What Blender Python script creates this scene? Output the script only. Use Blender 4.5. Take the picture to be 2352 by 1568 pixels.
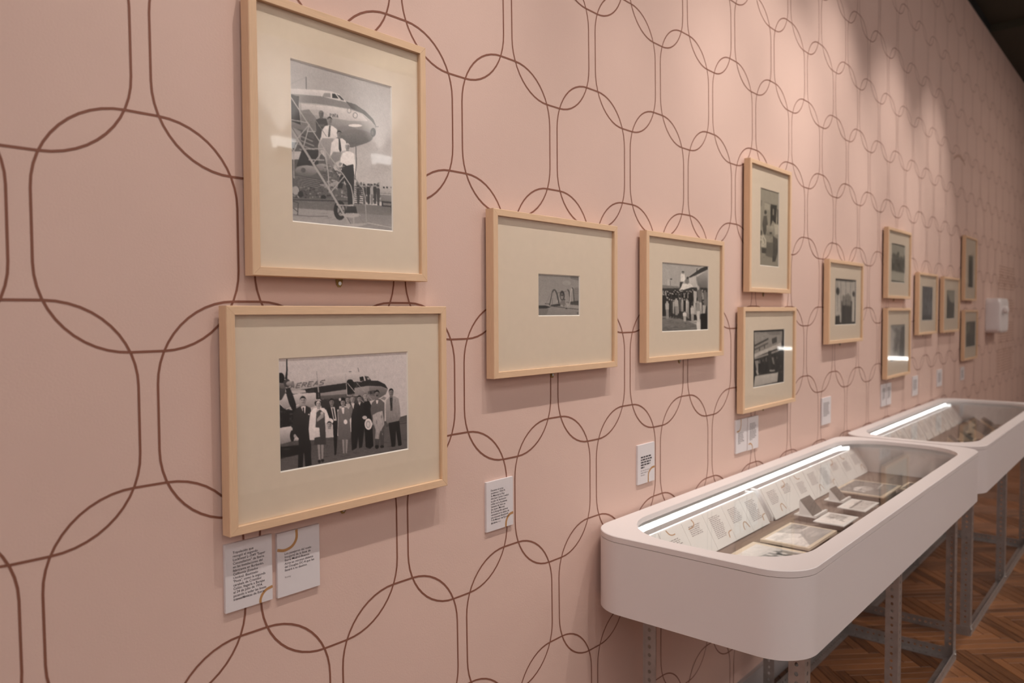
import bpy, math, random
import numpy as np
from mathutils import Matrix, Vector
random.seed(7); rng = np.random.default_rng(7)
for o in list(bpy.data.objects): bpy.data.objects.remove(o, do_unlink=True)
SC = bpy.context.scene
COL = SC.collection

# ------------------------------------------------------------------ units
# The room is laid out in wallpaper half-pitches: 1 unit = 0.18 m. x runs along the pink wall,
# y points into the wall (the wall face is y = 0, the room is y < 0), z is up with the floor at ZF.
A = 0.18
ZF = -10.097
def P(x, y, z): return (x * A, y * A, (z - ZF) * A)

# ------------------------------------------------------------------ camera
cam_d = bpy.data.cameras.new('camera'); cam = bpy.data.objects.new('camera', cam_d); COL.objects.link(cam)
cam_d.sensor_width = 36.0; cam_d.sensor_fit = 'HORIZONTAL'
cam_d.lens = 1783.155 / 2352 * 36.0
cam_d.clip_start = 0.02; cam_d.clip_end = 100
Rr = [[0.650752, -0.759276, -0.004614], [-0.031357, -0.020803, -0.999292], [0.758642, 0.650436, -0.037346]]
M = Matrix(((Rr[0][0], -Rr[1][0], -Rr[2][0], 0), (Rr[0][1], -Rr[1][1], -Rr[2][1], 0), (Rr[0][2], -Rr[1][2], -Rr[2][2], 0), (0, 0, 0, 1)))
M.translation = Vector(P(-2.16532, -7.02975, -1.56274))
cam.matrix_world = M
cam_d.dof.use_dof = True; cam_d.dof.focus_distance = 1.75; cam_d.dof.aperture_fstop = 3.6
SC.camera = cam

# ------------------------------------------------------------------ world, exposure, room lights
SC.view_settings.view_transform = 'Standard'; SC.view_settings.look = 'None'
SC.view_settings.exposure = 0.42; SC.view_settings.gamma = 1.0
SC.view_settings.use_curve_mapping = False
W = bpy.data.worlds.new('world'); SC.world = W; W.use_nodes = True
W.node_tree.nodes['Background'].inputs[0].default_value = (0.9, 0.72, 0.6, 1)
W.node_tree.nodes['Background'].inputs[1].default_value = 0.02
SC.cycles.max_bounces = 8; SC.cycles.diffuse_bounces = 5; SC.cycles.glossy_bounces = 4
SC.cycles.transparent_max_bounces = 16; SC.cycles.use_denoising = True

WARM = (1.0, 0.93, 0.87)
def spot(name, loc, target, power, size_deg, blend=0.6, radius=0.04, color=WARM):
    d = bpy.data.lights.new(name, 'SPOT'); d.energy = power; d.spot_size = math.radians(size_deg)
    d.spot_blend = blend; d.shadow_soft_size = radius; d.color = color
    o = bpy.data.objects.new(name, d); COL.objects.link(o)
    o.location = P(*loc)
    v = Vector(P(*target)) - Vector(P(*loc)); o.rotation_euler = v.to_track_quat('-Z', 'Y').to_euler()
    return o
def area(name, loc, target, power, sx, sy, color=(1, 0.95, 0.92)):
    d = bpy.data.lights.new(name, 'AREA'); d.shape = 'RECTANGLE'; d.size = sx * A; d.size_y = sy * A
    d.energy = power; d.color = color
    o = bpy.data.objects.new(name, d); COL.objects.link(o); o.location = P(*loc)
    v = Vector(P(*target)) - Vector(P(*loc)); o.rotation_euler = v.to_track_quat('-Z', 'Y').to_euler()
    return o
# spotlights on the ceiling track: (x, aim x, aim z, power, cone)
SPOTS = [(0.2, -0.6, -2.4, 21, 60), (3.7, 3.3, -2.0, 26, 52), (6.6, 6.8, -1.6, 28, 50), (10.9, 10.7, -1.4, 37, 52),
         (14.3, 14.6, -0.2, 43, 62), (19.2, 18.6, -0.2, 40, 64), (24.6, 24.4, -0.8, 36, 62), (30.2, 29.6, -1.4, 30, 62)]
TRACK_Y, TRACK_Z = -5.4, 10.9
for i, (x, tx, tz, pw, sz) in enumerate(SPOTS):
    spot('spot_lamp', (x, TRACK_Y, TRACK_Z), (tx, 0, tz), pw * 2.15, sz * 0.95, 1.0, 0.018)
# two added fill spots brighten the near end and the front of the case
spot('case_fill_lamp', (0.4, -5.2, 10.9), (8.2, -2.0, -5.6), 34, 46, 1.0, 0.03, (1.0, 0.95, 0.93))
spot('case_fill_lamp', (4.5, -12.5, 10.9), (13.0, -3.2, -6.2), 22, 44, 1.0, 0.03, (1.0, 0.94, 0.92))
# fill lights added over the middle of the room, dressed as ceiling panels
area('panel_fill', (-8, -15, 11.3), (-8, -15, -10), 12, 8, 4)
area('panel_fill', (8, -15, 11.3), (8, -15, -10), 12, 8, 4)
area('panel_fill', (24, -15, 11.3), (24, -15, -10), 12, 8, 4)
area('panel_fill', (44, -15, 11.3), (44, -15, -10), 36, 8, 4, (1, 0.86, 0.74))

# area lights added so the unseen wall across the room bounces fill
WASH = (-14, -4, 6, 16, 26, 36, 48)
for x in WASH: area('wash_fill', (x, -22.5, 11.2), (x, -27, 2.0), 17 if x < 30 else 15, 3, 0.6)
BACKW = (-6.5, -17.5)
for y in BACKW: area('wash_fill', (-17.5, y, 11.2), (-22, y, 1.0), 40, 0.6, 3, (1, 0.95, 0.94))  # added to bounce fill off the unseen end wall onto the case
# light strips inside the two display cases
for x in (13.75, 25.9): area('strip_lamp', (x, -0.372, -5.112), (x, -1.4, -5.84), 1.1, 10.2, 0.07, (0.96, 0.98, 1.0))

# ------------------------------------------------------------------ materials
def lin(c): return tuple(((x / 12.92) if x <= 0.04045 else ((x + 0.055) / 1.055) ** 2.4) for x in c)
def mat(name, col, rough=0.6, metal=0.0, spec=0.5, var=0.0, vscale=8.0, bump=0.0, bscale=400.0, emis=None, estr=0.0, grain=None):
    m = bpy.data.materials.new(name); m.use_nodes = True
    nt = m.node_tree; b = nt.nodes['Principled BSDF']
    b.inputs['Base Color'].default_value = (*col, 1); b.inputs['Roughness'].default_value = rough
    b.inputs['Metallic'].default_value = metal; b.inputs['Specular IOR Level'].default_value = spec
    tc = nt.nodes.new('ShaderNodeTexCoord')
    if var > 0 or grain:
        n = nt.nodes.new('ShaderNodeTexNoise'); n.inputs['Scale'].default_value = vscale; n.inputs['Detail'].default_value = 4
        mp = nt.nodes.new('ShaderNodeMapping'); nt.links.new(tc.outputs['Object'], mp.inputs[0]); nt.links.new(mp.outputs[0], n.inputs[0])
        if grain: mp.inputs['Scale'].default_value = grain
        r = nt.nodes.new('ShaderNodeValToRGB')
        r.color_ramp.elements[0].position = 0.3; r.color_ramp.elements[1].position = 0.7
        r.color_ramp.elements[0].color = (*[c * (1 - var) for c in col], 1); r.color_ramp.elements[1].color = (*[min(1, c * (1 + var)) for c in col], 1)
        nt.links.new(n.outputs[0], r.inputs[0]); nt.links.new(r.outputs[0], b.inputs['Base Color'])
    if bump > 0:
        n2 = nt.nodes.new('ShaderNodeTexNoise'); n2.inputs['Scale'].default_value = bscale; n2.inputs['Detail'].default_value = 3
        nt.links.new(tc.outputs['Object'], n2.inputs[0])
        bp = nt.nodes.new('ShaderNodeBump'); bp.inputs['Strength'].default_value = bump; bp.inputs['Distance'].default_value = 0.001
        nt.links.new(n2.outputs[0], bp.inputs['Height']); nt.links.new(bp.outputs[0], b.inputs['Normal'])
    if emis:
        b.inputs['Emission Color'].default_value = (*emis, 1); b.inputs['Emission Strength'].default_value = estr
    return m
def glass_mat(name, f0=0.04, tint=(0.96, 0.98, 0.965), rough=0.0):
    """thin clear pane: Schlick reflectance over plain transparency, the same from both sides"""
    m = bpy.data.materials.new(name); m.use_nodes = True; nt = m.node_tree; nt.nodes.clear()
    o = nt.nodes.new('ShaderNodeOutputMaterial'); mx = nt.nodes.new('ShaderNodeMixShader'); f = nt.nodes.new('ShaderNodeLayerWeight')
    pw = nt.nodes.new('ShaderNodeMath'); pw.operation = 'POWER'; pw.inputs[1].default_value = 5.0
    ma = nt.nodes.new('ShaderNodeMath'); ma.operation = 'MULTIPLY_ADD'; ma.inputs[1].default_value = 0.7 - f0; ma.inputs[2].default_value = f0
    f.inputs[0].default_value = 0.5
    nt.links.new(f.outputs['Facing'], pw.inputs[0]); nt.links.new(pw.outputs[0], ma.inputs[0])
    t = nt.nodes.new('ShaderNodeBsdfTransparent'); g = nt.nodes.new('ShaderNodeBsdfGlossy')
    t.inputs[0].default_value = (*tint, 1); g.inputs['Roughness'].default_value = rough
    nt.links.new(ma.outputs[0], mx.inputs[0]); nt.links.new(t.outputs[0], mx.inputs[1]); nt.links.new(g.outputs[0], mx.inputs[2])
    nt.links.new(mx.outputs[0], o.inputs[0]); return m
def attr_mat(name, rough=0.5):
    m = bpy.data.materials.new(name); m.use_nodes = True; nt = m.node_tree; b = nt.nodes['Principled BSDF']
    a = nt.nodes.new('ShaderNodeVertexColor'); a.layer_name = 'print'
    nt.links.new(a.outputs[0], b.inputs['Base Color']); b.inputs['Roughness'].default_value = rough; b.inputs['Specular IOR Level'].default_value = 0.3
    return m
M_WALL = mat('pink_wallpaper', (0.66, 0.465, 0.395), 0.75, spec=0.3, var=0.02, vscale=3, bump=0.25, bscale=260)
M_LINE = mat('brown_print', (0.235, 0.095, 0.062), 0.6, spec=0.3)
M_GREY = mat('grey_plaster', (0.56, 0.54, 0.53), 0.85, var=0.04, vscale=2)
M_CEIL = mat('dark_ceiling', (0.045, 0.038, 0.024), 0.9, var=0.1, vscale=1)
M_CEIL2 = mat('dark_soffit', (0.035, 0.032, 0.028), 0.9)
M_BLACK = mat('black_trim', (0.006, 0.005, 0.005), 0.6)
M_BASE = mat('white_skirting', (0.45, 0.41, 0.40), 0.5)
M_WOOD = mat('pale_ash', (0.72, 0.485, 0.31), 0.5, var=0.07, vscale=9, grain=(3, 110, 110), spec=0.35)
M_WOODV = mat('pale_ash_upright', (0.70, 0.47, 0.30), 0.5, var=0.07, vscale=9, grain=(110, 110, 3), spec=0.35)
M_MAT = mat('cream_mount', (0.80, 0.66, 0.52), 0.9, spec=0.2, var=0.015, vscale=60, bump=0.15, bscale=900)
M_CORE = mat('white_bevel', (0.88, 0.80, 0.72), 0.8)
M_BOARD = mat('backing', (0.12, 0.08, 0.05), 0.9)
M_GLASS = glass_mat('picture_glass', 0.035, (0.985, 0.985, 0.98))
M_CGLASS = glass_mat('case_glass', 0.022, (0.975, 0.985, 0.98))
M_BRASS = mat('aged_brass', (0.36, 0.23, 0.08), 0.45, metal=0.8)
M_LABEL = mat('label_card', (0.69, 0.63, 0.63), 0.7, spec=0.25, bump=0.1, bscale=800)
M_INK = mat('black_ink', (0.035, 0.025, 0.03), 0.7)
M_INKG = mat('grey_ink', (0.33, 0.29, 0.29), 0.7)
M_OCHRE = mat('ochre_ink', (0.46, 0.235, 0.09), 0.6)
M_CASE = mat('blush_paint', (0.70, 0.63, 0.61), 0.55, spec=0.35, bump=0.08, bscale=500)
M_LINING = mat('white_lining', (0.86, 0.83, 0.81), 0.6)
M_TAUPE = mat('taupe_cloth', (0.23, 0.165, 0.135), 0.9, var=0.06, vscale=40, bump=0.2, bscale=700)
M_SEAM = mat('seam_shadow', (0.30, 0.22, 0.20), 0.9)
M_LED = mat('led_diffuser', (1, 1, 1), 0.5, emis=(0.95, 0.98, 1.0), estr=1.6)
M_STEEL = mat('galvanised_steel', (0.44, 0.415, 0.40), 0.42, metal=0.75, var=0.12, vscale=30)
M_BOLT = mat('zinc_bolt', (0.75, 0.72, 0.7), 0.25, metal=0.95)
M_WHITE = mat('white_card', (0.86, 0.82, 0.79), 0.6)
M_WPLAS = mat('white_plastic', (0.80, 0.74, 0.74), 0.4)
M_JOINT = mat('dark_joint', (0.03, 0.012, 0.006), 0.9)
M_PRINT = attr_mat('photo_print', 0.5)
M_STREAK = mat('streak_glow', (1, 1, 1), 0.5, emis=(1, 0.97, 0.92), estr=5.0)  # glow of the bars added for streaks in the picture glass
M_FROST = mat('frosted_uplight', (1, 1, 1), 0.5, emis=(1, 0.98, 0.95), estr=2.6)
M_BLACKM = mat('black_metal', (0.02, 0.02, 0.02), 0.4)
# parquet: oak whose tone changes from strip to strip
M_OAK = bpy.data.materials.new('oak_parquet'); M_OAK.use_nodes = True
nt = M_OAK.node_tree; b = nt.nodes['Principled BSDF']; b.inputs['Roughness'].default_value = 0.38
oi = nt.nodes.new('ShaderNodeObjectInfo'); tc = nt.nodes.new('ShaderNodeTexCoord'); mp = nt.nodes.new('ShaderNodeMapping')
mp.inputs['Scale'].default_value = (3, 45, 1); nz = nt.nodes.new('ShaderNodeTexNoise'); nz.inputs['Scale'].default_value = 4; nz.inputs['Detail'].default_value = 5
ad = nt.nodes.new('ShaderNodeVectorMath'); ad.operation = 'ADD'; sc_ = nt.nodes.new('ShaderNodeVectorMath'); sc_.operation = 'SCALE'; sc_.inputs['Scale'].default_value = 40
nt.links.new(oi.outputs['Random'], sc_.inputs[0]); nt.links.new(tc.outputs['Object'], mp.inputs[0]); nt.links.new(mp.outputs[0], ad.inputs[0]); nt.links.new(sc_.outputs[0], ad.inputs[1]); nt.links.new(ad.outputs[0], nz.inputs[0])
mm = nt.nodes.new('ShaderNodeMath'); mm.operation = 'MULTIPLY_ADD'; mm.inputs[1].default_value = 0.55
nt.links.new(oi.outputs['Random'], mm.inputs[0]); nt.links.new(nz.outputs[0], mm.inputs[2])
rp = nt.nodes.new('ShaderNodeValToRGB'); rp.color_ramp.elements[0].position = 0.35; rp.color_ramp.elements[1].position = 1.15 if False else 1.0
rp.color_ramp.elements[0].color = (0.065, 0.023, 0.008, 1); rp.color_ramp.elements[1].color = (0.27, 0.11, 0.042, 1)
nt.links.new(mm.outputs[0], rp.inputs[0]); nt.links.new(rp.outputs[0], b.inputs['Base Color'])

# ------------------------------------------------------------------ helpers
def meshobj(name, verts, faces, m, parent=None, smooth=False, units=True, loc=None):
    me = bpy.data.meshes.new(name)
    V = [P(*v) for v in verts] if units else verts
    if False:
        px, py, pz = parent.get('org', (0, 0, 0)); V = [(a - px, b_ - py, c - pz) for a, b_, c in V]
    me.from_pydata(V, [], faces); me.update()
    ms = m if isinstance(m, (list, tuple)) else [m]
    for k in ms: me.materials.append(k)
    if smooth:
        me.shade_smooth(); me.set_sharp_from_angle(angle=math.radians(35))
    o = bpy.data.objects.new(name, me); COL.objects.link(o)
    if parent is not None: o.parent = parent
    return o
def tag(o, label, cat, group=None):
    o['label'] = label; o['category'] = cat
    if group: o['group'] = group
    return o
def thing(name, label, cat, base, group=None):
    o = bpy.data.objects.new(name, None); COL.objects.link(o); o.empty_display_size = 0.05
    b_ = P(*base); o.location = b_; ORG[o.name] = b_;
    tag(o, label, cat, group); return o
ORG = {}
def child(name, verts, faces, m, parent, smooth=False):
    """mesh given in room units, stored relative to the parent Empty (or world for a mesh parent at the origin)"""
    r = parent; off = Vector((0, 0, 0))
    while r is not None:
        if r.name in ORG: off = Vector(ORG[r.name]); break
        r = r.parent
    me = bpy.data.meshes.new(name)
    me.from_pydata([tuple(Vector(P(*v)) - off) for v in verts], [], faces); me.update()
    for k in (m if isinstance(m, (list, tuple)) else [m]): me.materials.append(k)
    if smooth: me.shade_smooth(); me.set_sharp_from_angle(angle=math.radians(35))
    o = bpy.data.objects.new(name, me); COL.objects.link(o); o.parent = parent
    return o
def box(x0, x1, y0, y1, z0, z1):
    v = [(x, y, z) for z in (z0, z1) for y in (y0, y1) for x in (x0, x1)]
    return v, [(0, 2, 3, 1), (4, 5, 7, 6), (0, 1, 5, 4), (2, 6, 7, 3), (0, 4, 6, 2), (1, 3, 7, 5)]
def join(*parts):
    V, F = [], []
    for v, f in parts:
        n = len(V); V += list(v); F += [tuple(i + n for i in q) for q in f]
    return V, F
def structure(name, vf, m, smooth=False):
    o = meshobj(name, vf[0], vf[1], m, smooth=smooth); o['kind'] = 'structure'; return o
def prism(poly, axis, a0, a1):
    """poly: 2D points in the plane across axis ('x': (y,z), 'y': (x,z), 'z': (x,y))"""
    n = len(poly)
    f3 = {'x': lambda p, a: (a, p[0], p[1]), 'y': lambda p, a: (p[0], a, p[1]), 'z': lambda p, a: (p[0], p[1], a)}[axis]
    V = [f3(p, a0) for p in poly] + [f3(p, a1) for p in poly]
    F = [tuple(range(n)), tuple(range(2 * n - 1, n - 1, -1))] + [(i, i + n, (i + 1) % n + n, (i + 1) % n) for i in range(n)]
    return V, F
def rrect(x0, x1, y0, y1, r, n=14):
    pts = []
    for cx, cy, a0 in ((x1 - r, y1 - r, 0), (x0 + r, y1 - r, 90), (x0 + r, y0 + r, 180), (x1 - r, y0 + r, 270)):
        for k in range(n + 1):
            a = math.radians(a0 + 90 * k / n); pts.append((cx + r * math.cos(a), cy + r * math.sin(a)))
    return pts
def ring(outer, inner, z0, z1, cham=0.0):
    n = len(outer)
    V = [(x, y, z0) for x, y in outer] + [(x, y, z1) for x, y in outer] + [(x, y, z0) for x, y in inner] + [(x, y, z1) for x, y in inner]
    F = []
    for i in range(n):
        j = (i + 1) % n
        F += [(i, j, n + j, n + i), (2 * n + j, 2 * n + i, 3 * n + i, 3 * n + j), (n + i, n + j, 3 * n + j, 3 * n + i), (j, i, 2 * n + i, 2 * n + j)]
    return V, F

# ------------------------------------------------------------------ room
XW0, XW1 = -22.0, 75.0
YO = -27.0
ZC = 11.95
structure('wall_left', box(XW0, XW1, 0, 0.6, ZF - 0.2, 11.55), M_WALL)
wall = bpy.data.objects['wall_left']
structure('wall_right', box(XW0, XW1, YO - 0.6, YO, ZF - 0.2, ZC), M_GREY)
structure('wall_back', box(XW0 - 0.6, XW0, YO - 0.6, 0.6, ZF - 0.2, ZC), M_GREY)
structure('wall_far', box(XW1, XW1 + 0.6, YO - 0.6, 0.6, ZF - 0.2, ZC), M_GREY)
structure('ceiling', join(box(XW0 - 0.6, 41.0, YO - 0.6, 0.6, ZC, ZC + 0.6), box(41.0, XW1 + 0.6, YO - 0.6, 0.6, 11.6, ZC + 0.6)), [M_CEIL])
structure('trim_1', box(XW0, 41.0, -0.02, 0.6, 11.55, ZC), M_BLACK)
structure('baseboard_left', box(XW0, XW1, -0.09, 0.0, ZF, -9.53), M_BASE)
floor = structure('floor', box(XW0 - 0.6, XW1 + 0.6, YO - 0.6, 0.6, ZF - 0.6, ZF - 0.11), M_JOINT)

# parquet herringbone at 45 degrees to the wall
WP, LP = 0.276, 0.276 * 8
gap = 0.008
def plank_mesh():
    v, f = box(gap, LP - gap, gap, WP - gap, 0, 0.10)
    t = 0.006
    top = [(gap + t, gap + t, 0.106), (LP - gap - t, gap + t, 0.106), (LP - gap - t, WP - gap - t, 0.106), (gap + t, WP - gap - t, 0.106)]
    base = [(gap, gap, 0), (LP - gap, gap, 0), (LP - gap, WP - gap, 0), (gap, WP - gap, 0)]
    mid = [(x, y, 0.10) for x, y, z in base]
    V = base + mid + top
    F = [(0, 1, 5, 4), (1, 2, 6, 5), (2, 3, 7, 6), (3, 0, 4, 7), (4, 5, 9, 8), (5, 6, 10, 9), (6, 7, 11, 10), (7, 4, 8, 11), (8, 9, 10, 11)]
    return V, F
PV, PF = plank_mesh()
pm = bpy.data.meshes.new('plank'); pm.from_pydata([(x * A, y * A, z * A) for x, y, z in PV], [], PF); pm.update(); pm.materials.append(M_OAK)
s2 = math.sqrt(0.5)
planks = []
for k in range(-140, 260):
    for t in range(-24, 24):
        for kind in (0, 1):
            if kind == 0: u0, v0 = k * WP + t * LP, k * WP - t * LP
            else: u0, v0 = k * WP + t * LP, (k + 1) * WP - t * LP
            cu, cv = (u0 + LP / 2, v0 + WP / 2) if kind == 0 else (u0 + WP / 2, v0 + LP / 2)
            # u -> (1,-1)/sqrt2, v -> (-1,-1)/sqrt2
            cx = 19.85 + (cu - cv) * s2; cy = (-cu - cv) * s2
            if -6 < cx < 60 and -16 < cy < 0.6:
                planks.append((cx, cy, u0, v0, kind))
def in_view(cx, cy):
    d = np.array([cx + 2.16532, cy + 7.02975, ZF + 1.56274]); q = np.array(Rr) @ d
    if q[2] < 1: return False, 0
    x = 1176 + 1783 * q[0] / q[2]; y = 784 + 1783 * q[1] / q[2]
    return (1740 < x < 2420 and 1100 < y < 1660), 1783 / q[2]
vis = sorted([(-in_view(p[0], p[1])[1], p) for p in planks if in_view(p[0], p[1])[0]])
near = [p for _, p in vis[:300]]; nearset = set((p[2], p[3], p[4]) for p in near)
rest = [p for p in planks if (p[2], p[3], p[4]) not in nearset]
def plank_xf(u0, v0, kind):
    """returns origin (x,y) and angle for a plank whose long side runs along +local x"""
    if kind == 0:
        ox, oy = 19.85 + (u0 - v0 - WP) * s2, (-u0 - v0 - WP) * s2   # local x -> (1,-1), local y -> (1,1)
        return ox, oy, math.radians(-45)
    ox, oy = 19.85 + (u0 - v0) * s2, (-u0 - v0) * s2                  # local x -> (-1,-1), local y -> (1,-1)
    return ox, oy, math.radians(-135)
for cx, cy, u0, v0, kd in near:
    ox, oy, an = plank_xf(u0, v0, kd)
    o = bpy.data.objects.new('plank', pm); COL.objects.link(o); o.parent = floor
    x, y, z = P(ox, oy, ZF - 0.106); o.location = (x, y, z); o.rotation_euler = (0, 0, an)
V, F = [], []
pva = np.array(PV)
for cx, cy, u0, v0, kd in rest:
    ox, oy, an = plank_xf(u0, v0, kd); n = len(V)
    c, s = math.cos(an), math.sin(an)
    for x, y, z in PV: V.append((ox + c * x - s * y, oy + s * x + c * y, ZF - 0.106 + z))
    F += [tuple(i + n for i in f) for f in PF]
o = meshobj('parquet_field', V, F, M_OAK); o.parent = floor; o['kind'] = 'stuff'

# ------------------------------------------------------------------ printed pattern of the wallpaper
PYW, GE, GD = 1.67362, 0.14397, 0.22466
CX = [0.0005, -0.1678, -0.0185, 0.0585, 0.3724, -0.0397, -0.1337, -0.0401, 0.1693, -0.0606]
CZ = [-0.0072, 0.0502, -0.0392, 0.1852, 0.0167, -0.027, -0.033, -0.1433, -0.0478, -0.0608]
def hang(x, z):
    s = min(max(x, -3), 20) / 20.; w = min(max(z, -7), 6) / 6.
    bs = (1, s, w, s * w, s * s, w * w, s * s * w, s * w * w, s ** 3, w ** 3)
    return x + sum(a * b_ for a, b_ in zip(CX, bs)), z + sum(a * b_ for a, b_ in zip(CZ, bs))
G_ = 0.0875
def link_path(n=12):
    hw, t = 1 - G_, GD + 0.004
    hh = PYW / 2 + t; r = hw - 0.148
    pts = []
    for sx, sz, a0 in ((1, 1, 0), (-1, 1, 90), (-1, -1, 180), (1, -1, 270)):
        cx, cz = sx * (hw - r), sz * (hh - r)
        for k in range(n + 1):
            a = math.radians(a0 + 90 * k / n); pts.append((cx + r * math.cos(a), cz + r * math.sin(a)))
    out = []
    for i, p in enumerate(pts):          # split the straight sides too so that they follow the wall
        q = pts[(i + 1) % len(pts)]; out.append(p)
        L = math.dist(p, q); m = int(L / 0.25)
        for k in range(1, m): out.append((p[0] + (q[0] - p[0]) * k / m, p[1] + (q[1] - p[1]) * k / m))
    return out
LPATH = link_path(); nl = len(LPATH)
V, F = [], []
LW = 0.0115
for j in range(-7, 7):
    for k in range(-8, 64):
        if (k + j) % 2 == 0: continue            # links of row j sit over the gaps of the rows next to it
        cx, cz = k, -j * PYW - PYW / 2
        if cz > 13.5 or cz < -11.5: continue
        n0 = len(V)
        for i in range(nl):
            a = LPATH[i - 1]; b_ = LPATH[(i + 1) % nl]; dx, dz = b_[0] - a[0], b_[1] - a[1]; L = math.hypot(dx, dz)
            nx, nz_ = dz / L, -dx / L
            for sgn in (-1, 1):
                x, z = hang(cx + LPATH[i][0] + sgn * nx * LW, cz + LPATH[i][1] + sgn * nz_ * LW)
                V.append((x, -0.0025 - (0.0006 if (j % 2) else 0), min(max(z, -9.5), 11.54)))
        for i in range(nl):
            q = (i + 1) % nl; F.append((n0 + 2 * i, n0 + 2 * i + 1, n0 + 2 * q + 1, n0 + 2 * q))
o = meshobj('link_pattern', V, F, M_LINE); o.parent = wall; o['kind'] = 'stuff'

# wall text far down the wall: lines of small print and a curved heading
V, F = [], []
M_TXT = mat('faint_wall_print', (0.45, 0.27, 0.2), 0.7)
for blk, (z0, n) in enumerate(((0.75, 9), (-1.0, 5), (-2.2, 8), (-3.6, 9))):
    for i in range(n):
        z = z0 - i * 0.145 - 0.02
        x = 44.6
        while x < 49.2:
            w = random.uniform(0.25, 0.9)
            v, f = box(x, x + w, -0.004, -0.001, z - 0.035, z + 0.02); n0 = len(V); V += v; F += [tuple(a + n0 for a in q) for q in f]
            x += w + 0.16
for i in range(16):
    x = 33.6 + i * 0.14; z = 4.62 + 0.25 * math.sin(i / 15 * 3.0)
    v, f = box(x, x + 0.09, -0.004, -0.001, z - 0.08, z + 0.04); n0 = len(V); V += v; F += [tuple(a + n0 for a in q) for q in f]
o = meshobj('small_print', V, F, M_TXT); o.parent = wall; o['kind'] = 'stuff'

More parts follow.
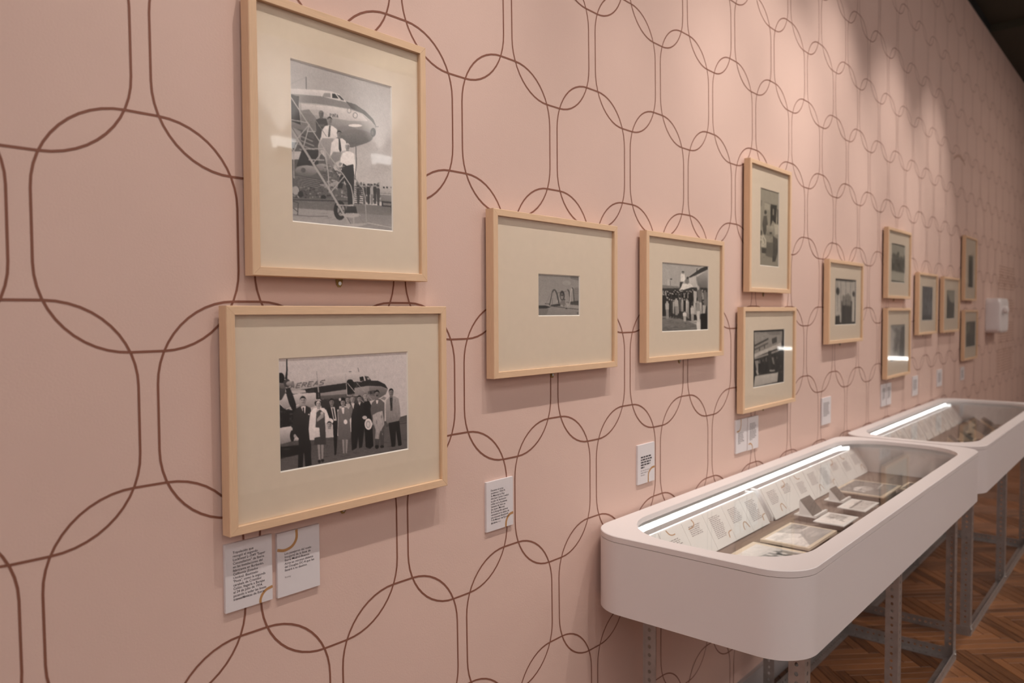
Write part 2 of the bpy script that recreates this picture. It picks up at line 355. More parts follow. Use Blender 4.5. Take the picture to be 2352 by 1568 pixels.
# ------------------------------------------------------------------ printed photographs
def homog(src, dst):
    Am = []; bb = []
    for (x, y), (u, v) in zip(src, dst):
        Am.append([x, y, 1, 0, 0, 0, -u * x, -u * y]); bb.append(u)
        Am.append([0, 0, 0, x, y, 1, -v * x, -v * y]); bb.append(v)
    h = np.linalg.solve(np.array(Am, float), np.array(bb, float)); return np.append(h, 1).reshape(3, 3)
class Pic:
    def __init__(s, quad, nx, ny, bg=0.6):
        s.nx, s.ny, s.k = nx, ny, 2
        s.w, s.h = nx * 2, ny * 2
        s.H = homog(quad, [(0, 0), (s.w, 0), (s.w, s.h), (0, s.h)])
        s.c = np.full((s.h, s.w), bg, float)
        q = s.H @ np.array([[(quad[0][0] + quad[1][0]) / 2], [(quad[0][1] + quad[1][1]) / 2], [1]])
        a = s.tr([quad[0]])[0]; b_ = s.tr([(quad[0][0] + 10, quad[0][1])])[0]
        s.sc = abs(b_[0] - a[0]) / 10
    def tr(s, pts):
        p = np.array([(x, y, 1) for x, y in pts], float) @ s.H.T
        return p[:, :2] / p[:, 2:]
    def _mask(s, p):
        x0, y0 = np.floor(p.min(0)).astype(int); x1, y1 = np.ceil(p.max(0)).astype(int) + 1
        x0, y0 = max(x0, 0), max(y0, 0); x1, y1 = min(x1, s.w), min(y1, s.h)
        if x0 >= x1 or y0 >= y1: return None
        X, Y = np.meshgrid(np.arange(x0, x1) + .5, np.arange(y0, y1) + .5)
        m = np.zeros(X.shape, bool)
        for i in range(len(p)):
            (xa, ya), (xb, yb) = p[i - 1], p[i]
            if ya == yb: continue
            c = ((ya > Y) != (yb > Y)) & (X < (xb - xa) * (Y - ya) / (yb - ya) + xa); m ^= c
        return slice(y0, y1), slice(x0, x1), m, X, Y
    def poly(s, pts, v, v2=None, al=1.0, noise=0.0, horiz=False):
        p = s.tr(pts); r = s._mask(p)
        if r is None: return s
        ys, xs, m, X, Y = r
        if v2 is None: val = np.full(X.shape, v)
        else:
            C = X if horiz else Y; a = p[:, 0 if horiz else 1]
            t = np.clip((C - a.min()) / max(a.max() - a.min(), 1), 0, 1); val = v + (v2 - v) * t
        if noise: val = val + noise * (rng.random(X.shape) - .5) * 2
        reg = s.c[ys, xs]; reg[m] = reg[m] * (1 - al) + val[m] * al; return s
    def ell(s, cx, cy, rx, ry, v, v2=None, al=1.0, n=20):
        return s.poly([(cx + rx * math.cos(t * 2 * math.pi / n), cy + ry * math.sin(t * 2 * math.pi / n)) for t in range(n)], v, v2, al)
    def line(s, pts, w, v, al=1.0):
        for (xa, ya), (xb, yb) in zip(pts[:-1], pts[1:]):
            L = math.hypot(xb - xa, yb - ya) or 1; nx, ny = -(yb - ya) / L * w / 2, (xb - xa) / L * w / 2
            s.poly([(xa + nx, ya + ny), (xb + nx, yb + ny), (xb - nx, yb - ny), (xa - nx, ya - ny)], v, al=al)
        return s
    def rough(s, pts, n, v0, v1, sz, sy=None, al=0.7):
        """scatter small strokes inside the bounding box of pts"""
        a = np.array(pts); x0, y0 = a.min(0); x1, y1 = a.max(0)
        for _ in range(n):
            x, y = random.uniform(x0, x1), random.uniform(y0, y1); s.ell(x, y, sz * random.uniform(.4, 1), (sy or sz) * random.uniform(.4, 1), random.uniform(v0, v1), al=al, n=7)
        return s
    def person(s, x, y, h, top, leg, skin=0.55, w=None):
        """standing figure, head top at y, height h"""
        w = w or h * 0.13; hd = h * 0.07
        s.poly([(x - w, y + h * .2), (x - w * .5, y + h * .14), (x + w * .5, y + h * .14), (x + w, y + h * .2), (x + w * .9, y + h * .52), (x - w * .9, y + h * .52)], top)
        s.poly([(x - w * .8, y + h * .5), (x + w * .8, y + h * .5), (x + w * .6, y + h), (x - w * .6, y + h)], leg)
        s.ell(x, y + hd, hd * .8, hd * 1.1, skin); s.ell(x, y + hd * .4, hd * .85, hd * .6, 0.15); return s
    def face(s, cx, cy, rx, ry, v=.66, hair=.12, hat=None):
        s.poly([(cx - rx * .5, cy + ry * .5), (cx + rx * .5, cy + ry * .5), (cx + rx * .6, cy + ry * 1.35), (cx - rx * .6, cy + ry * 1.35)], v * .8)
        arc = lambda k, a0, a1, n=9: [(cx + rx * k * math.cos(math.radians(a0 + (a1 - a0) * i / n)), cy + ry * k * math.sin(math.radians(a0 + (a1 - a0) * i / n))) for i in range(n + 1)]
        s.ell(cx, cy, rx * .92, ry, v * 1.1, v * .86)
        s.ell(cx + rx * .48, cy + ry * .1, rx * .42, ry * .75, v * .6, al=.5)
        for d in (-.36, .36): s.ell(cx + rx * d, cy - ry * .12, rx * .24, ry * .08, v * .30, al=.85)
        s.line([(cx + rx * .05, cy - ry * .05), (cx + rx * .1, cy + ry * .25)], rx * .16, v * .65, al=.6)
        s.ell(cx, cy + ry * .5, rx * .34, ry * .07, v * .42, al=.75)
        if hair is not None: s.poly(arc(1.06, 178, 362) + [(cx + rx * .86, cy - ry * .40), (cx + rx * .3, cy - ry * .58), (cx - rx * .5, cy - ry * .52), (cx - rx * .9, cy - ry * .25)], hair)
        return s
    def tex(s, amt, k=3):
        """uneven photographic tone: noise at a few scales"""
        for sc in (2, 5, 12):
            n = rng.standard_normal((s.h // sc + 2, s.w // sc + 2)); yy = np.arange(s.h) / sc; xx = np.arange(s.w) / sc
            iy, ix = yy.astype(int), xx.astype(int); fy, fx = (yy - iy)[:, None], (xx - ix)[None, :]
            a = n[np.ix_(iy, ix)] * (1 - fy) * (1 - fx) + n[np.ix_(iy + 1, ix)] * fy * (1 - fx) + n[np.ix_(iy, ix + 1)] * (1 - fy) * fx + n[np.ix_(iy + 1, ix + 1)] * fy * fx
            s.c = s.c * (1 + amt * a * (.35 + np.abs(.5 - s.c)) )
        return s
    STK = {'A': [[(0, 1), (.5, 0), (1, 1)], [(.2, .65), (.8, .65)]], 'E': [[(1, 0), (0, 0), (0, 1), (1, 1)], [(0, .5), (.8, .5)]],
           'R': [[(0, 1), (0, 0), (.9, .1), (.9, .45), (0, .5)], [(.4, .5), (1, 1)]], 'S': [[(1, 0), (.1, .05), (0, .4), (.9, .6), (.9, .95), (0, 1)]],
           'I': [[(.5, 0), (.5, 1)]], 'B': [[(0, 0), (0, 1), (.8, .95), (.8, .55), (0, .5), (.7, .4), (.7, .05), (0, 0)]],
           'P': [[(0, 1), (0, 0), (.9, .1), (.9, .45), (0, .5)]], 'N': [[(0, 1), (0, 0), (1, 1), (1, 0)]], 'T': [[(0, 0), (1, 0)], [(.5, 0), (.5, 1)]]}
    def word(s, txt, x0, y0, x1, y1, h, w, v, slant=0.0):
        n = len(txt); cw = (x1 - x0) / n
        for i, ch in enumerate(txt):
            bx = x0 + i * cw; by = y0 + (y1 - y0) * i / n
            for st in s.STK[ch]:
                s.line([(bx + (p[0] * .72 + (1 - p[1]) * slant) * cw, by + p[1] * h + (y1 - y0) / n * p[0]) for p in st], w, v)
        return s
    def blur(s, k):
        for _ in range(k):
            c = np.pad(s.c, 1, mode='edge'); c = (c[:-2] + 2 * c[1:-1] + c[2:]) / 4; s.c = (c[:, :-2] + 2 * c[:, 1:-1] + c[:, 2:]) / 4
        return s
    def out(s, grain=0.02, gam=0.85):
        s.c = np.clip(s.c, 0, 1) ** gam
        c = s.c.reshape(s.ny, 2, s.nx, 2).mean((1, 3)) + grain * rng.standard_normal((s.ny, s.nx)); return np.clip(c, 0.03, 0.95)
def photo_grid(name, img, origin, ux, uy, parent, tone=(1.0, 0.93, 0.88), gain=1.0):
    gain *= 1.25
    """a flat sheet whose vertices carry the printed greys; origin = top left corner, ux/uy = edge vectors (room units)"""
    ny, nx = img.shape
    U, Vv = np.meshgrid(np.linspace(0, 1, nx), np.linspace(0, 1, ny))
    o0 = np.array(origin); P3 = o0 + U[..., None] * np.array(ux) + Vv[..., None] * np.array(uy)
    off = np.zeros(3); r = parent
    while r is not None:
        if r.name in ORG: off = np.array(ORG[r.name]); break
        r = r.parent
    P3 = P3.reshape(-1, 3); P3 = np.stack([P3[:, 0] * A, P3[:, 1] * A, (P3[:, 2] - ZF) * A], 1) - off
    idx = np.arange(nx * ny).reshape(ny, nx)
    Fq = np.stack([idx[:-1, :-1], idx[1:, :-1], idx[1:, 1:], idx[:-1, 1:]], -1).reshape(-1, 4)
    me = bpy.data.meshes.new(name)
    me.vertices.add(nx * ny); me.vertices.foreach_set('co', P3.ravel().astype(np.float32))
    me.loops.add(Fq.size); me.loops.foreach_set('vertex_index', Fq.ravel().astype(np.int32))
    me.polygons.add(len(Fq)); me.polygons.foreach_set('loop_start', (np.arange(len(Fq)) * 4).astype(np.int32))
    me.update(calc_edges=True)
    at = me.color_attributes.new('print', 'FLOAT_COLOR', 'POINT')
    g = np.where(img <= 0.04045, img / 12.92, ((img + 0.055) / 1.055) ** 2.4).ravel() * gain
    colr = np.stack([g * tone[0], g * tone[1], g * tone[2], np.ones_like(g)], 1)
    at.data.foreach_set('color', colr.ravel().astype(np.float32))
    me.materials.append(M_PRINT)
    o = bpy.data.objects.new(name, me); COL.objects.link(o)
    if parent is not None: o.parent = parent
    return o

def pic1():
    s = Pic([(107, 55), (935, 275), (930, 1465), (103, 1387)], 216, 268)
    s.poly([(90, 0), (950, 0), (950, 1500), (90, 1500)], .60, .80)
    s.line([(242, 208), (242, 308)], 8, .36); s.line([(107, 270), (240, 212)], 2, .48)
    body = [(90, 304), (330, 312), (440, 322), (510, 345), (555, 395), (640, 425), (720, 480), (780, 540), (808, 605), (803, 660), (765, 715), (700, 748), (610, 776), (540, 770), (470, 690), (90, 640)]
    s.poly(body, .86, .34)
    s.poly([(90, 345), (350, 362), (500, 395), (620, 420), (720, 478), (790, 550), (810, 606), (800, 600), (760, 548), (700, 500), (600, 464), (450, 440), (300, 422), (90, 412)], .50)
    s.poly([(560, 400), (640, 425), (720, 480), (780, 540), (808, 606), (770, 560), (700, 500), (600, 455)], .33)
    s.poly([(200, 425), (450, 445), (600, 470), (690, 505), (740, 560), (600, 560), (400, 530), (200, 500)], .84, .72)
    s.ell(640, 690, 140, 62, .38, .30, al=.55); s.ell(560, 640, 90, 40, .45, al=.5)
    s.ell(635, 597, 56, 12, .93); s.ell(300, 520, 110, 50, .66, al=.5)
    s.poly([(366, 367), (385, 334), (438, 336), (442, 372)], .56); s.line([(366, 367), (385, 334), (438, 336), (442, 372)], 5, .80)
    s.poly([(450, 340), (474, 341), (503, 380), (451, 375)], .10); s.poly([(486, 345), (515, 356), (550, 394), (522, 390)], .24); s.line([(480, 342), (520, 388)], 5, .8)
    s.ell(587, 478, 17, 20, .5); s.ell(587, 477, 13, 16, .84); s.ell(636, 514, 19, 24, .38); s.ell(636, 514, 15, 20, .83)
    s.ell(781, 650, 22, 36, .13); s.ell(775, 655, 10, 20, .3); s.line([(800, 605), (828, 604)], 4, .3)
    s.word('PINTA', 431, 502, 500, 508, 28, 4, .25)
    s.poly([(90, 340), (150, 362), (182, 366), (176, 440), (190, 596), (90, 560)], .13)
    s.poly([(190, 480), (260, 470), (330, 560), (320, 640), (200, 600)], .42, al=.7)
    s.poly([(90, 620), (330, 660), (330, 800), (420, 900), (560, 1100), (580, 1200), (90, 1190)], .30, .34)
    for i in range(9): s.line([(120 + i * 8, 640 + i * 22), (300, 720 + i * 16)], 6, .58 if i % 2 else .2)
    s.poly([(90, 600), (190, 650), (190, 740), (90, 735)], .55); s.poly([(90, 812), (198, 812), (196, 875), (90, 880)], .72); s.poly([(196, 800), (330, 800), (330, 920), (150, 935)], .11)
    s.ell(230, 968, 92, 44, .60, .35); s.ell(205, 965, 20, 20, .3); s.ell(440, 1085, 62, 46, .66, .4); s.ell(355, 940, 60, 30, .6, .4)
    for i in range(14): s.line([(120 + i * 4, 1005 + i * 7), (345, 1040 + i * 8)], 4, .55 if i % 2 else .15, al=.8)
    s.poly([(90, 1100), (360, 1110), (360, 1200), (90, 1200)], .3); s.rough([(110, 1100), (560, 1190)], 120, .08, .7, 14, 10)
    s.ell(140, 1130, 28, 36, .62); s.ell(180, 1160, 22, 26, .1); s.ell(365, 1185, 22, 20, .1)
    s.poly([(600, 1060), (950, 1075), (950, 1150), (600, 1120)], .76, .6)
    for x in (855, 882, 920): s.poly([(x, 1093), (x + 14, 1093), (x + 14, 1107), (x, 1106)], .15)
    s.poly([(800, 1140), (950, 1150), (950, 1225), (800, 1215)], .52, .42); s.line([(800, 1152), (950, 1162)], 5, .75)
    s.rough([(640, 1070), (830, 1230)], 150, .05, .75, 11, 26)
    for x, c in ((650, .2), (700, .15), (735, .12), (762, .6), (788, .15), (815, .2)): s.person(x, 1075 + random.randint(-6, 12), 165, c, c * .6 + .1, w=14)
    for i in range(9): s.line([(618, 1095 + i * 17), (700, 1100 + i * 17)], 6, .12)
    s.line([(625, 1085), (608, 1240)], 6, .5); s.line([(695, 1090), (690, 1245)], 6, .5)
    s.poly([(90, 1190), (570, 1200), (560, 1300), (90, 1290)], .36, .42); s.poly([(90, 1270), (560, 1300), (700, 1480), (90, 1480)], .58, .64)
    s.poly([(600, 1235), (950, 1255), (950, 1330), (620, 1330)], .40, .45); s.poly([(560, 1310), (950, 1330), (950, 1500), (560, 1500)], .50, .60)
    s.line([(110, 1325), (240, 1340), (400, 1338)], 5, .34); s.line([(720, 1390), (930, 1430)], 6, .7); s.line([(105, 1205), (570, 1215)], 10, .2)
    s.rough([(110, 1215), (930, 1450)], 90, .35, .6, 40, 5, al=.25)
    s.poly([(842, 1210), (930, 1218), (930, 1262), (842, 1255)], .16); s.poly([(855, 1225), (930, 1232), (930, 1250), (855, 1245)], .45)
    s.ell(497, 1290, 50, 80, .08, .16); s.ell(508, 1290, 30, 46, .55); s.ell(508, 1290, 12, 18, .15)
    for a in range(5): s.line([(508, 1290), (508 + 28 * math.cos(a * 1.25), 1290 + 42 * math.sin(a * 1.25))], 6, .2)
    # crew of four coming down the steps
    s.poly([(312, 556), (350, 538), (400, 545), (412, 590), (390, 650), (350, 700), (330, 760), (300, 775), (286, 735), (300, 690), (318, 640)], .20, .26); s.face(359, 508, 21, 29, .40, .42); s.poly([(330, 590), (385, 590), (380, 610), (330, 610)], .34)
    s.poly([(362, 640), (388, 604), (420, 598), (450, 602), (486, 630), (488, 694), (462, 706), (452, 702), (372, 704), (360, 730), (352, 712)], .90, .80); s.face(427, 556, 20, 28, .55, .12); s.poly([(422, 600), (434, 600), (428, 690), (410, 694)], .28)
    s.poly([(366, 702), (455, 704), (446, 780), (420, 850), (408, 950), (396, 960), (392, 800), (350, 800), (338, 880), (324, 880), (340, 750)], .60, .5)
    s.poly([(438, 740), (470, 706), (500, 698), (530, 704), (556, 726), (562, 800), (520, 806), (505, 812), (450, 812), (440, 845), (426, 838)], .90, .82); s.face(503, 668, 20, 28, .55, .14); s.poly([(498, 706), (508, 706), (520, 800), (508, 818), (498, 790)], .10)
    s.poly([(452, 812), (520, 818), (505, 880), (470, 900), (440, 960), (412, 1010), (402, 900), (430, 850)], .55, .42)
    s.face(568, 768, 19, 27, .62, .75)
    s.poly([(512, 860), (530, 822), (560, 808), (590, 808), (622, 826), (632, 900), (642, 1000), (626, 1012), (612, 930), (560, 930), (540, 912), (522, 970), (502, 960)], .92, .86)
    s.poly([(530, 905), (560, 925), (614, 912), (620, 1000), (616, 1120), (606, 1240), (566, 1244), (560, 1120), (540, 1040), (520, 1110), (480, 1110), (500, 1030)], .08)
    s.rough([(350, 900), (560, 1100)], 90, .1, .75, 18, 9, al=.6)
    # stairs and rails
    s.line([(90, 590), (420, 1130), (592, 1430)], 17, .62); s.line([(98, 585), (428, 1120), (600, 1425)], 4, .3)
    s.line([(90, 335), (400, 820), (540, 1010), (592, 1090), (606, 1160), (612, 1425)], 9, .64); s.line([(260, 480), (400, 690)], 5, .5)
    for q in ([(107, 555), (255, 580)], [(165, 705), (262, 592)], [(225, 792), (378, 786)], [(290, 905), (382, 790)], [(262, 590), (212, 770)], [(425, 1145), (538, 1012)], [(100, 732), (170, 735)], [(375, 790), (405, 960), (415, 1130)], [(240, 650), (310, 650)], [(250, 880), (380, 880)], [(385, 800), (395, 880)], [(107, 770), (130, 815), (165, 735)], [(130, 815), (128, 1030)], [(600, 1250), (470, 1245)]):
        s.line(q, 8, .66)
    s.line([(622, 1020), (690, 1110), (706, 1180), (716, 1400)], 8, .58); s.line([(636, 700), (640, 900), (625, 1040)], 7, .35)
    s.poly([(500, 1318), (650, 1316), (672, 1334), (600, 1350), (540, 1345)], .66); s.poly([(530, 1405), (700, 1392), (725, 1400), (640, 1425), (600, 1430)], .66); s.line([(655, 1330), (690, 1395)], 8, .5); s.poly([(560, 1255), (630, 1255), (640, 1310), (540, 1310)], .12)
    s.line([(107, 1215), (160, 1230), (152, 1330)], 7, .22); s.line([(107, 1265), (150, 1300)], 6, .25)
    s.line([(923, 1240), (925, 1310)], 10, .15)
    return s.tex(.022).blur(1).out(.014, .95)
def pic2():
    s = Pic([(60, 158), (1562, 90), (1552, 1235), (60, 1485)], 300, 202)
    s.poly([(40, 60), (1600, 60), (1600, 1500), (40, 1500)], .76, .72)
    s.poly([(40, 1130), (700, 1080), (1300, 900), (1600, 820), (1600, 1520), (40, 1520)], .30, .38); s.poly([(1290, 950), (1600, 900), (1600, 1030), (1260, 1130)], .34); s.line([(1300, 960), (1600, 915)], 8, .2)
    s.poly([(40, 1190), (430, 1150), (430, 1240), (40, 1335)], .08); s.rough([(60, 1100), (1550, 1470)], 160, .15, .42, 60, 7, al=.35)
    fus = [(150, 470), (330, 440), (600, 362), (850, 334), (1000, 340), (1070, 356), (1110, 380), (1140, 428), (1240, 440), (1305, 480), (1330, 530), (1305, 590), (1240, 630), (1150, 660), (1000, 690), (560, 720), (230, 600)]
    s.poly(fus, .78, .40)
    s.poly([(540, 600), (900, 580), (1100, 640), (1080, 700), (560, 740)], .36, .2)
    s.poly([(130, 560), (540, 492), (850, 452), (1100, 428), (1215, 432), (1295, 472), (1330, 528), (1250, 496), (1090, 490), (850, 528), (540, 570), (220, 600)], .13)
    s.poly([(1110, 500), (1250, 500), (1322, 535), (1300, 588), (1240, 625), (1120, 600)], .50, .34)
    s.line([(845, 345), (845, 440)], 4, .6); s.line([(700, 352), (700, 362)], 3, .6)
    s.word('AEREAS', 195, 462, 600, 418, 52, 11, .36, slant=.35); s.line([(415, 432), (436, 440)], 8, .35)
    s.word('IBERIA', 1095, 555, 1232, 540, 32, 7, .12)
    s.ell(893, 440, 38, 28, .08); s.poly([(855, 440), (935, 440), (945, 580), (858, 585)], .07); s.line([(848, 455), (856, 602), (985, 600)], 7, .72); s.line([(862, 455), (945, 560)], 9, .66); s.line([(925, 430), (1030, 442)], 7, .7); s.line([(965, 450), (1150, 660)], 6, .62)
    s.line([(990, 450), (960, 510), (1010, 540)], 4, .5)
    s.poly([(1003, 387), (1046, 380), (1056, 428), (1010, 434)], .08); s.poly([(1062, 376), (1104, 382), (1138, 428), (1076, 432)], .20); s.poly([(1090, 395), (1112, 395), (1122, 418), (1098, 420)], .6); s.line([(1052, 372), (1066, 432)], 7, .8)
    s.line([(985, 275), (998, 330)], 5, .3); s.line([(508, 315), (520, 480)], 4, .45); s.poly([(880, 318), (912, 318), (908, 328), (880, 328)], .4)
    # inner engine, wing and propeller
    s.poly([(60, 655), (140, 600), (300, 570), (500, 562), (512, 620), (480, 720), (380, 752), (260, 740), (140, 752)], .80, .52); s.poly([(160, 540), (370, 528), (385, 560), (240, 575)], .72); s.poly([(495, 560), (545, 560), (550, 660), (500, 690)], .12); s.line([(520, 470), (532, 620)], 15, .6); s.line([(528, 560), (540, 640)], 13, .15)
    s.poly([(380, 545), (470, 520), (480, 560), (385, 562)], .2); s.ell(575, 650, 18, 14, .7); s.poly([(550, 640), (760, 640), (760, 760), (560, 760)], .2, .15)
    s.poly([(40, 660), (130, 745), (255, 770), (235, 960), (40, 975)], .10, .06); s.rough([(70, 740), (230, 950)], 40, .05, .3, 22, 12); s.line([(145, 752), (300, 700)], 8, .85)
    s.poly([(40, 330), (110, 330), (140, 420), (145, 560), (100, 640), (40, 660)], .30, .22); s.ell(95, 390, 42, 62, .06); s.poly([(60, 440), (150, 455), (150, 520), (60, 500)], .5, .3)
    s.poly([(140, 400), (158, 300), (160, 140), (172, 140), (174, 300), (168, 405)], .10); s.ell(165, 450, 40, 50, .25); s.ell(200, 455, 46, 30, .68, .4); s.ell(232, 450, 14, 24, .5)
    s.poly([(148, 510), (195, 500), (232, 590), (266, 700), (262, 765), (225, 770), (185, 690), (158, 590)], .13, .08)
    s.poly([(40, 970), (205, 948), (222, 1010), (195, 1125), (40, 1165)], .80, .5); s.ell(215, 1060, 26, 66, .10)
    # the line of passengers
    s.poly([(232, 790), (262, 745), (318, 715), (380, 712), (430, 738), (452, 850), (440, 1010), (420, 1060), (432, 1400), (360, 1425), (345, 1200), (330, 1430), (275, 1435), (288, 1090), (262, 1060), (225, 1070), (218, 980)], .17, .07); s.poly([(318, 722), (376, 716), (366, 800), (345, 790)], .85); s.poly([(338, 732), (354, 732), (360, 800), (346, 806)], .08)
    s.face(345, 652, 36, 50, .68); s.ell(246, 1062, 16, 22, .6); s.ell(410, 815, 10, 8, .8); s.poly([(300, 1300), (330, 1300), (330, 1430), (290, 1435)], .05)
    s.poly([(428, 790), (470, 742), (520, 735), (590, 742), (628, 800), (650, 860), (640, 890), (600, 880), (575, 800), (530, 760), (500, 760), (490, 900), (478, 1110), (415, 1112), (405, 985), (415, 880)], .90, .78)
    s.poly([(498, 790), (540, 760), (590, 800), (596, 900), (604, 1165), (462, 1170), (484, 960)], .30, .22); s.poly([(500, 870), (560, 800), (585, 810), (580, 850), (505, 900)], .6); s.ell(562, 800, 18, 16, .75)
    s.ell(522, 682, 44, 44, .12); s.face(523, 697, 30, 42, .72, None); s.poly([(480, 668), (500, 640), (540, 638), (562, 668), (552, 660), (520, 650), (492, 660)], .8)
    s.poly([(504, 1165), (532, 1165), (534, 1340), (514, 1340)], .55); s.poly([(545, 1165), (575, 1165), (566, 1330), (548, 1330)], .55); s.ell(522, 1360, 16, 20, .06); s.ell(560, 1350, 18, 18, .06)
    s.poly([(462, 985), (478, 965), (528, 968), (535, 1075), (470, 1085)], .88, .76)
    s.poly([(612, 760), (650, 730), (705, 725), (738, 760), (744, 890), (728, 1180), (718, 1280), (700, 1295), (694, 1180), (686, 940), (650, 870)], .12, .06); s.poly([(664, 735), (710, 730), (730, 890), (695, 890)], .78); s.poly([(680, 745), (695, 745), (715, 870), (700, 870)], .1); s.face(676, 676, 29, 44, .52, .06); s.ell(642, 895, 50, 36, .85); s.face(645, 935, 30, 38, .66, .14); s.ell(612, 1180, 14, 20, .3)
    s.poly([(744, 790), (765, 750), (800, 735), (850, 738), (895, 780), (900, 850), (880, 880), (895, 1090), (830, 1115), (745, 1112), (742, 1000), (752, 880)], .46, .36); s.poly([(785, 738), (822, 738), (816, 810), (800, 810)], .85); s.ell(806, 672, 44, 50, .08); s.face(805, 682, 29, 42, .60, .08); s.ell(772, 645, 14, 18, .8); s.ell(832, 905, 22, 28, .85); s.poly([(788, 1110), (815, 1110), (815, 1270), (798, 1270)], .55); s.poly([(828, 1110), (858, 1110), (842, 1270), (826, 1265)], .55)
    s.face(860, 650, 26, 38, .60, .3); s.poly([(835, 700), (885, 695), (890, 740), (850, 740)], .7)
    s.poly([(880, 740), (905, 690), (960, 690), (1000, 740), (1000, 930), (955, 1210), (900, 1240), (895, 1100), (900, 860)], .14, .06); s.face(916, 645, 28, 44, .62, .35); s.poly([(900, 690), (940, 690), (925, 760)], .8); s.poly([(870, 760), (900, 700), (920, 760), (895, 860)], .42)
    s.poly([(975, 720), (1000, 685), (1050, 690), (1060, 900), (1020, 1200), (985, 1215), (970, 1000)], .12, .06); s.face(997, 640, 27, 40, .58, .08); s.poly([(985, 685), (1010, 682), (1000, 720)], .8)
    s.poly([(1040, 700), (1060, 665), (1110, 665), (1135, 720), (1140, 900), (1150, 1190), (1110, 1220), (1060, 1200), (1050, 960)], .08, .04); s.face(1068, 612, 29, 43, .66, .45); s.line([(1020, 655), (1050, 685)], 8, .6); s.ell(1055, 858, 28, 22, .72)
    s.ell(1096, 935, 44, 66, .84); s.ell(1094, 938, 28, 44, .62); s.ell(1094, 938, 16, 28, .78)
    s.poly([(1122, 760), (1140, 690), (1190, 640), (1240, 645), (1288, 690), (1284, 900), (1270, 1190), (1235, 1200), (1225, 1080), (1215, 1190), (1172, 1205), (1166, 1000), (1140, 900)], .38, .24); s.poly([(1185, 640), (1222, 636), (1208, 700), (1195, 700)], .85); s.face(1203, 590, 30, 50, .50, .06); s.poly([(1188, 598), (1218, 596), (1216, 606), (1190, 608)], .1)
    s.poly([(1148, 830), (1200, 800), (1262, 782), (1282, 940), (1262, 975), (1225, 1035), (1216, 1110), (1170, 1105), (1180, 1000), (1150, 920)], .66, .56); s.rough([(1160, 810), (1265, 1080)], 26, .35, .8, 7, 30, al=.6); s.ell(1190, 1200, 22, 22, .06); s.ell(1250, 1198, 22, 16, .06)
    s.poly([(1298, 760), (1308, 660), (1350, 618), (1400, 612), (1452, 640), (1468, 760), (1468, 860), (1448, 900), (1380, 915), (1320, 935), (1300, 900)], .62, .46); s.poly([(1350, 630), (1382, 622), (1378, 780), (1356, 785)], .14); s.face(1367, 570, 29, 46, .50, .05); s.rough([(1310, 650), (1455, 890)], 30, .35, .7, 5, 40, al=.4)
    s.poly([(1330, 925), (1455, 900), (1480, 1180), (1440, 1190), (1415, 1000), (1405, 1185), (1360, 1195)], .10, .05); s.ell(1378, 1190, 24, 12, .05); s.ell(1456, 1178, 22, 12, .05); s.poly([(1240, 640), (1280, 615), (1310, 630), (1290, 660)], .5)
    return s.tex(.022).blur(1).out(.014, 1.0)
def pic3():
    s = Pic([(220, 228), (1362, 270), (1340, 1385), (192, 1400)], 120, 78)
    s.poly([(150, 200), (1400, 200), (1400, 1450), (150, 1450)], .57, .64)
    s.poly([(1080, 200), (1400, 230), (1400, 420), (1120, 360)], .42, al=.7); s.ell(1010, 480, 120, 70, .68, al=.5)
    s.poly([(150, 1110), (900, 1150), (1400, 1210), (1400, 1450), (150, 1450)], .60, .50); s.poly([(150, 1180), (500, 1190), (420, 1400), (150, 1420)], .42, al=.6)
    s.poly([(150, 1100), (420, 1100), (560, 1140), (440, 1180), (150, 1185)], .16); s.line([(400, 1050), (560, 1060)], 18, .25)
    s.poly([(560, 1080), (830, 1040), (860, 1110), (560, 1120)], .2); s.line([(540, 1110), (960, 1160), (1340, 1200)], 20, .28)
    s.line([(530, 1100), (590, 850), (620, 700), (660, 665), (700, 690), (740, 800), (780, 1040)], 40, .28); s.line([(545, 1100), (600, 860), (620, 740)], 14, .72); s.line([(600, 900), (600, 1080)], 14, .45)
    s.line([(740, 755), (990, 705)], 10, .3); s.line([(430, 1040), (560, 780)], 6, .45)
    s.ell(878, 825, 68, 135, .20); s.ell(870, 845, 42, 85, .55); s.ell(872, 810, 38, 26, .35); s.poly([(845, 815), (905, 815), (905, 830), (845, 830)], .15)
    s.poly([(800, 1030), (850, 960), (950, 930), (960, 1060), (930, 1130), (830, 1110)], .48); s.ell(740, 980, 12, 30, .8); s.poly([(810, 1090), (870, 1070), (900, 1110), (850, 1130)], .66); s.ell(940, 930, 20, 14, .2)
    s.line([(1030, 650), (1070, 720), (1085, 840)], 34, .3); s.line([(1075, 1060), (1110, 760), (1150, 610)], 34, .74); s.line([(1060, 1040), (1090, 820)], 12, .28); s.line([(1150, 600), (1190, 640), (1205, 980)], 30, .30)
    s.poly([(1215, 600), (1400, 600), (1400, 980), (1225, 980)], .52); 
    for y in (650, 700, 755): s.line([(1215, y), (1400, y)], 8, .4)
    s.poly([(1100, 990), (1330, 960), (1330, 1090), (1090, 1070)], .2, .3); s.line([(985, 1000), (1050, 1010)], 14, .3)
    s.poly([(950, 1070), (1060, 1040), (1080, 1160), (950, 1160)], .66); s.rough([(960, 1050), (1060, 1160)], 12, .2, .8, 14); s.ell(985, 1175, 26, 18, .2)
    s.line([(1320, 1285), (1270, 1300), (1315, 1335)], 14, .22)
    return s.tex(.03).blur(1).out(.014, .95)
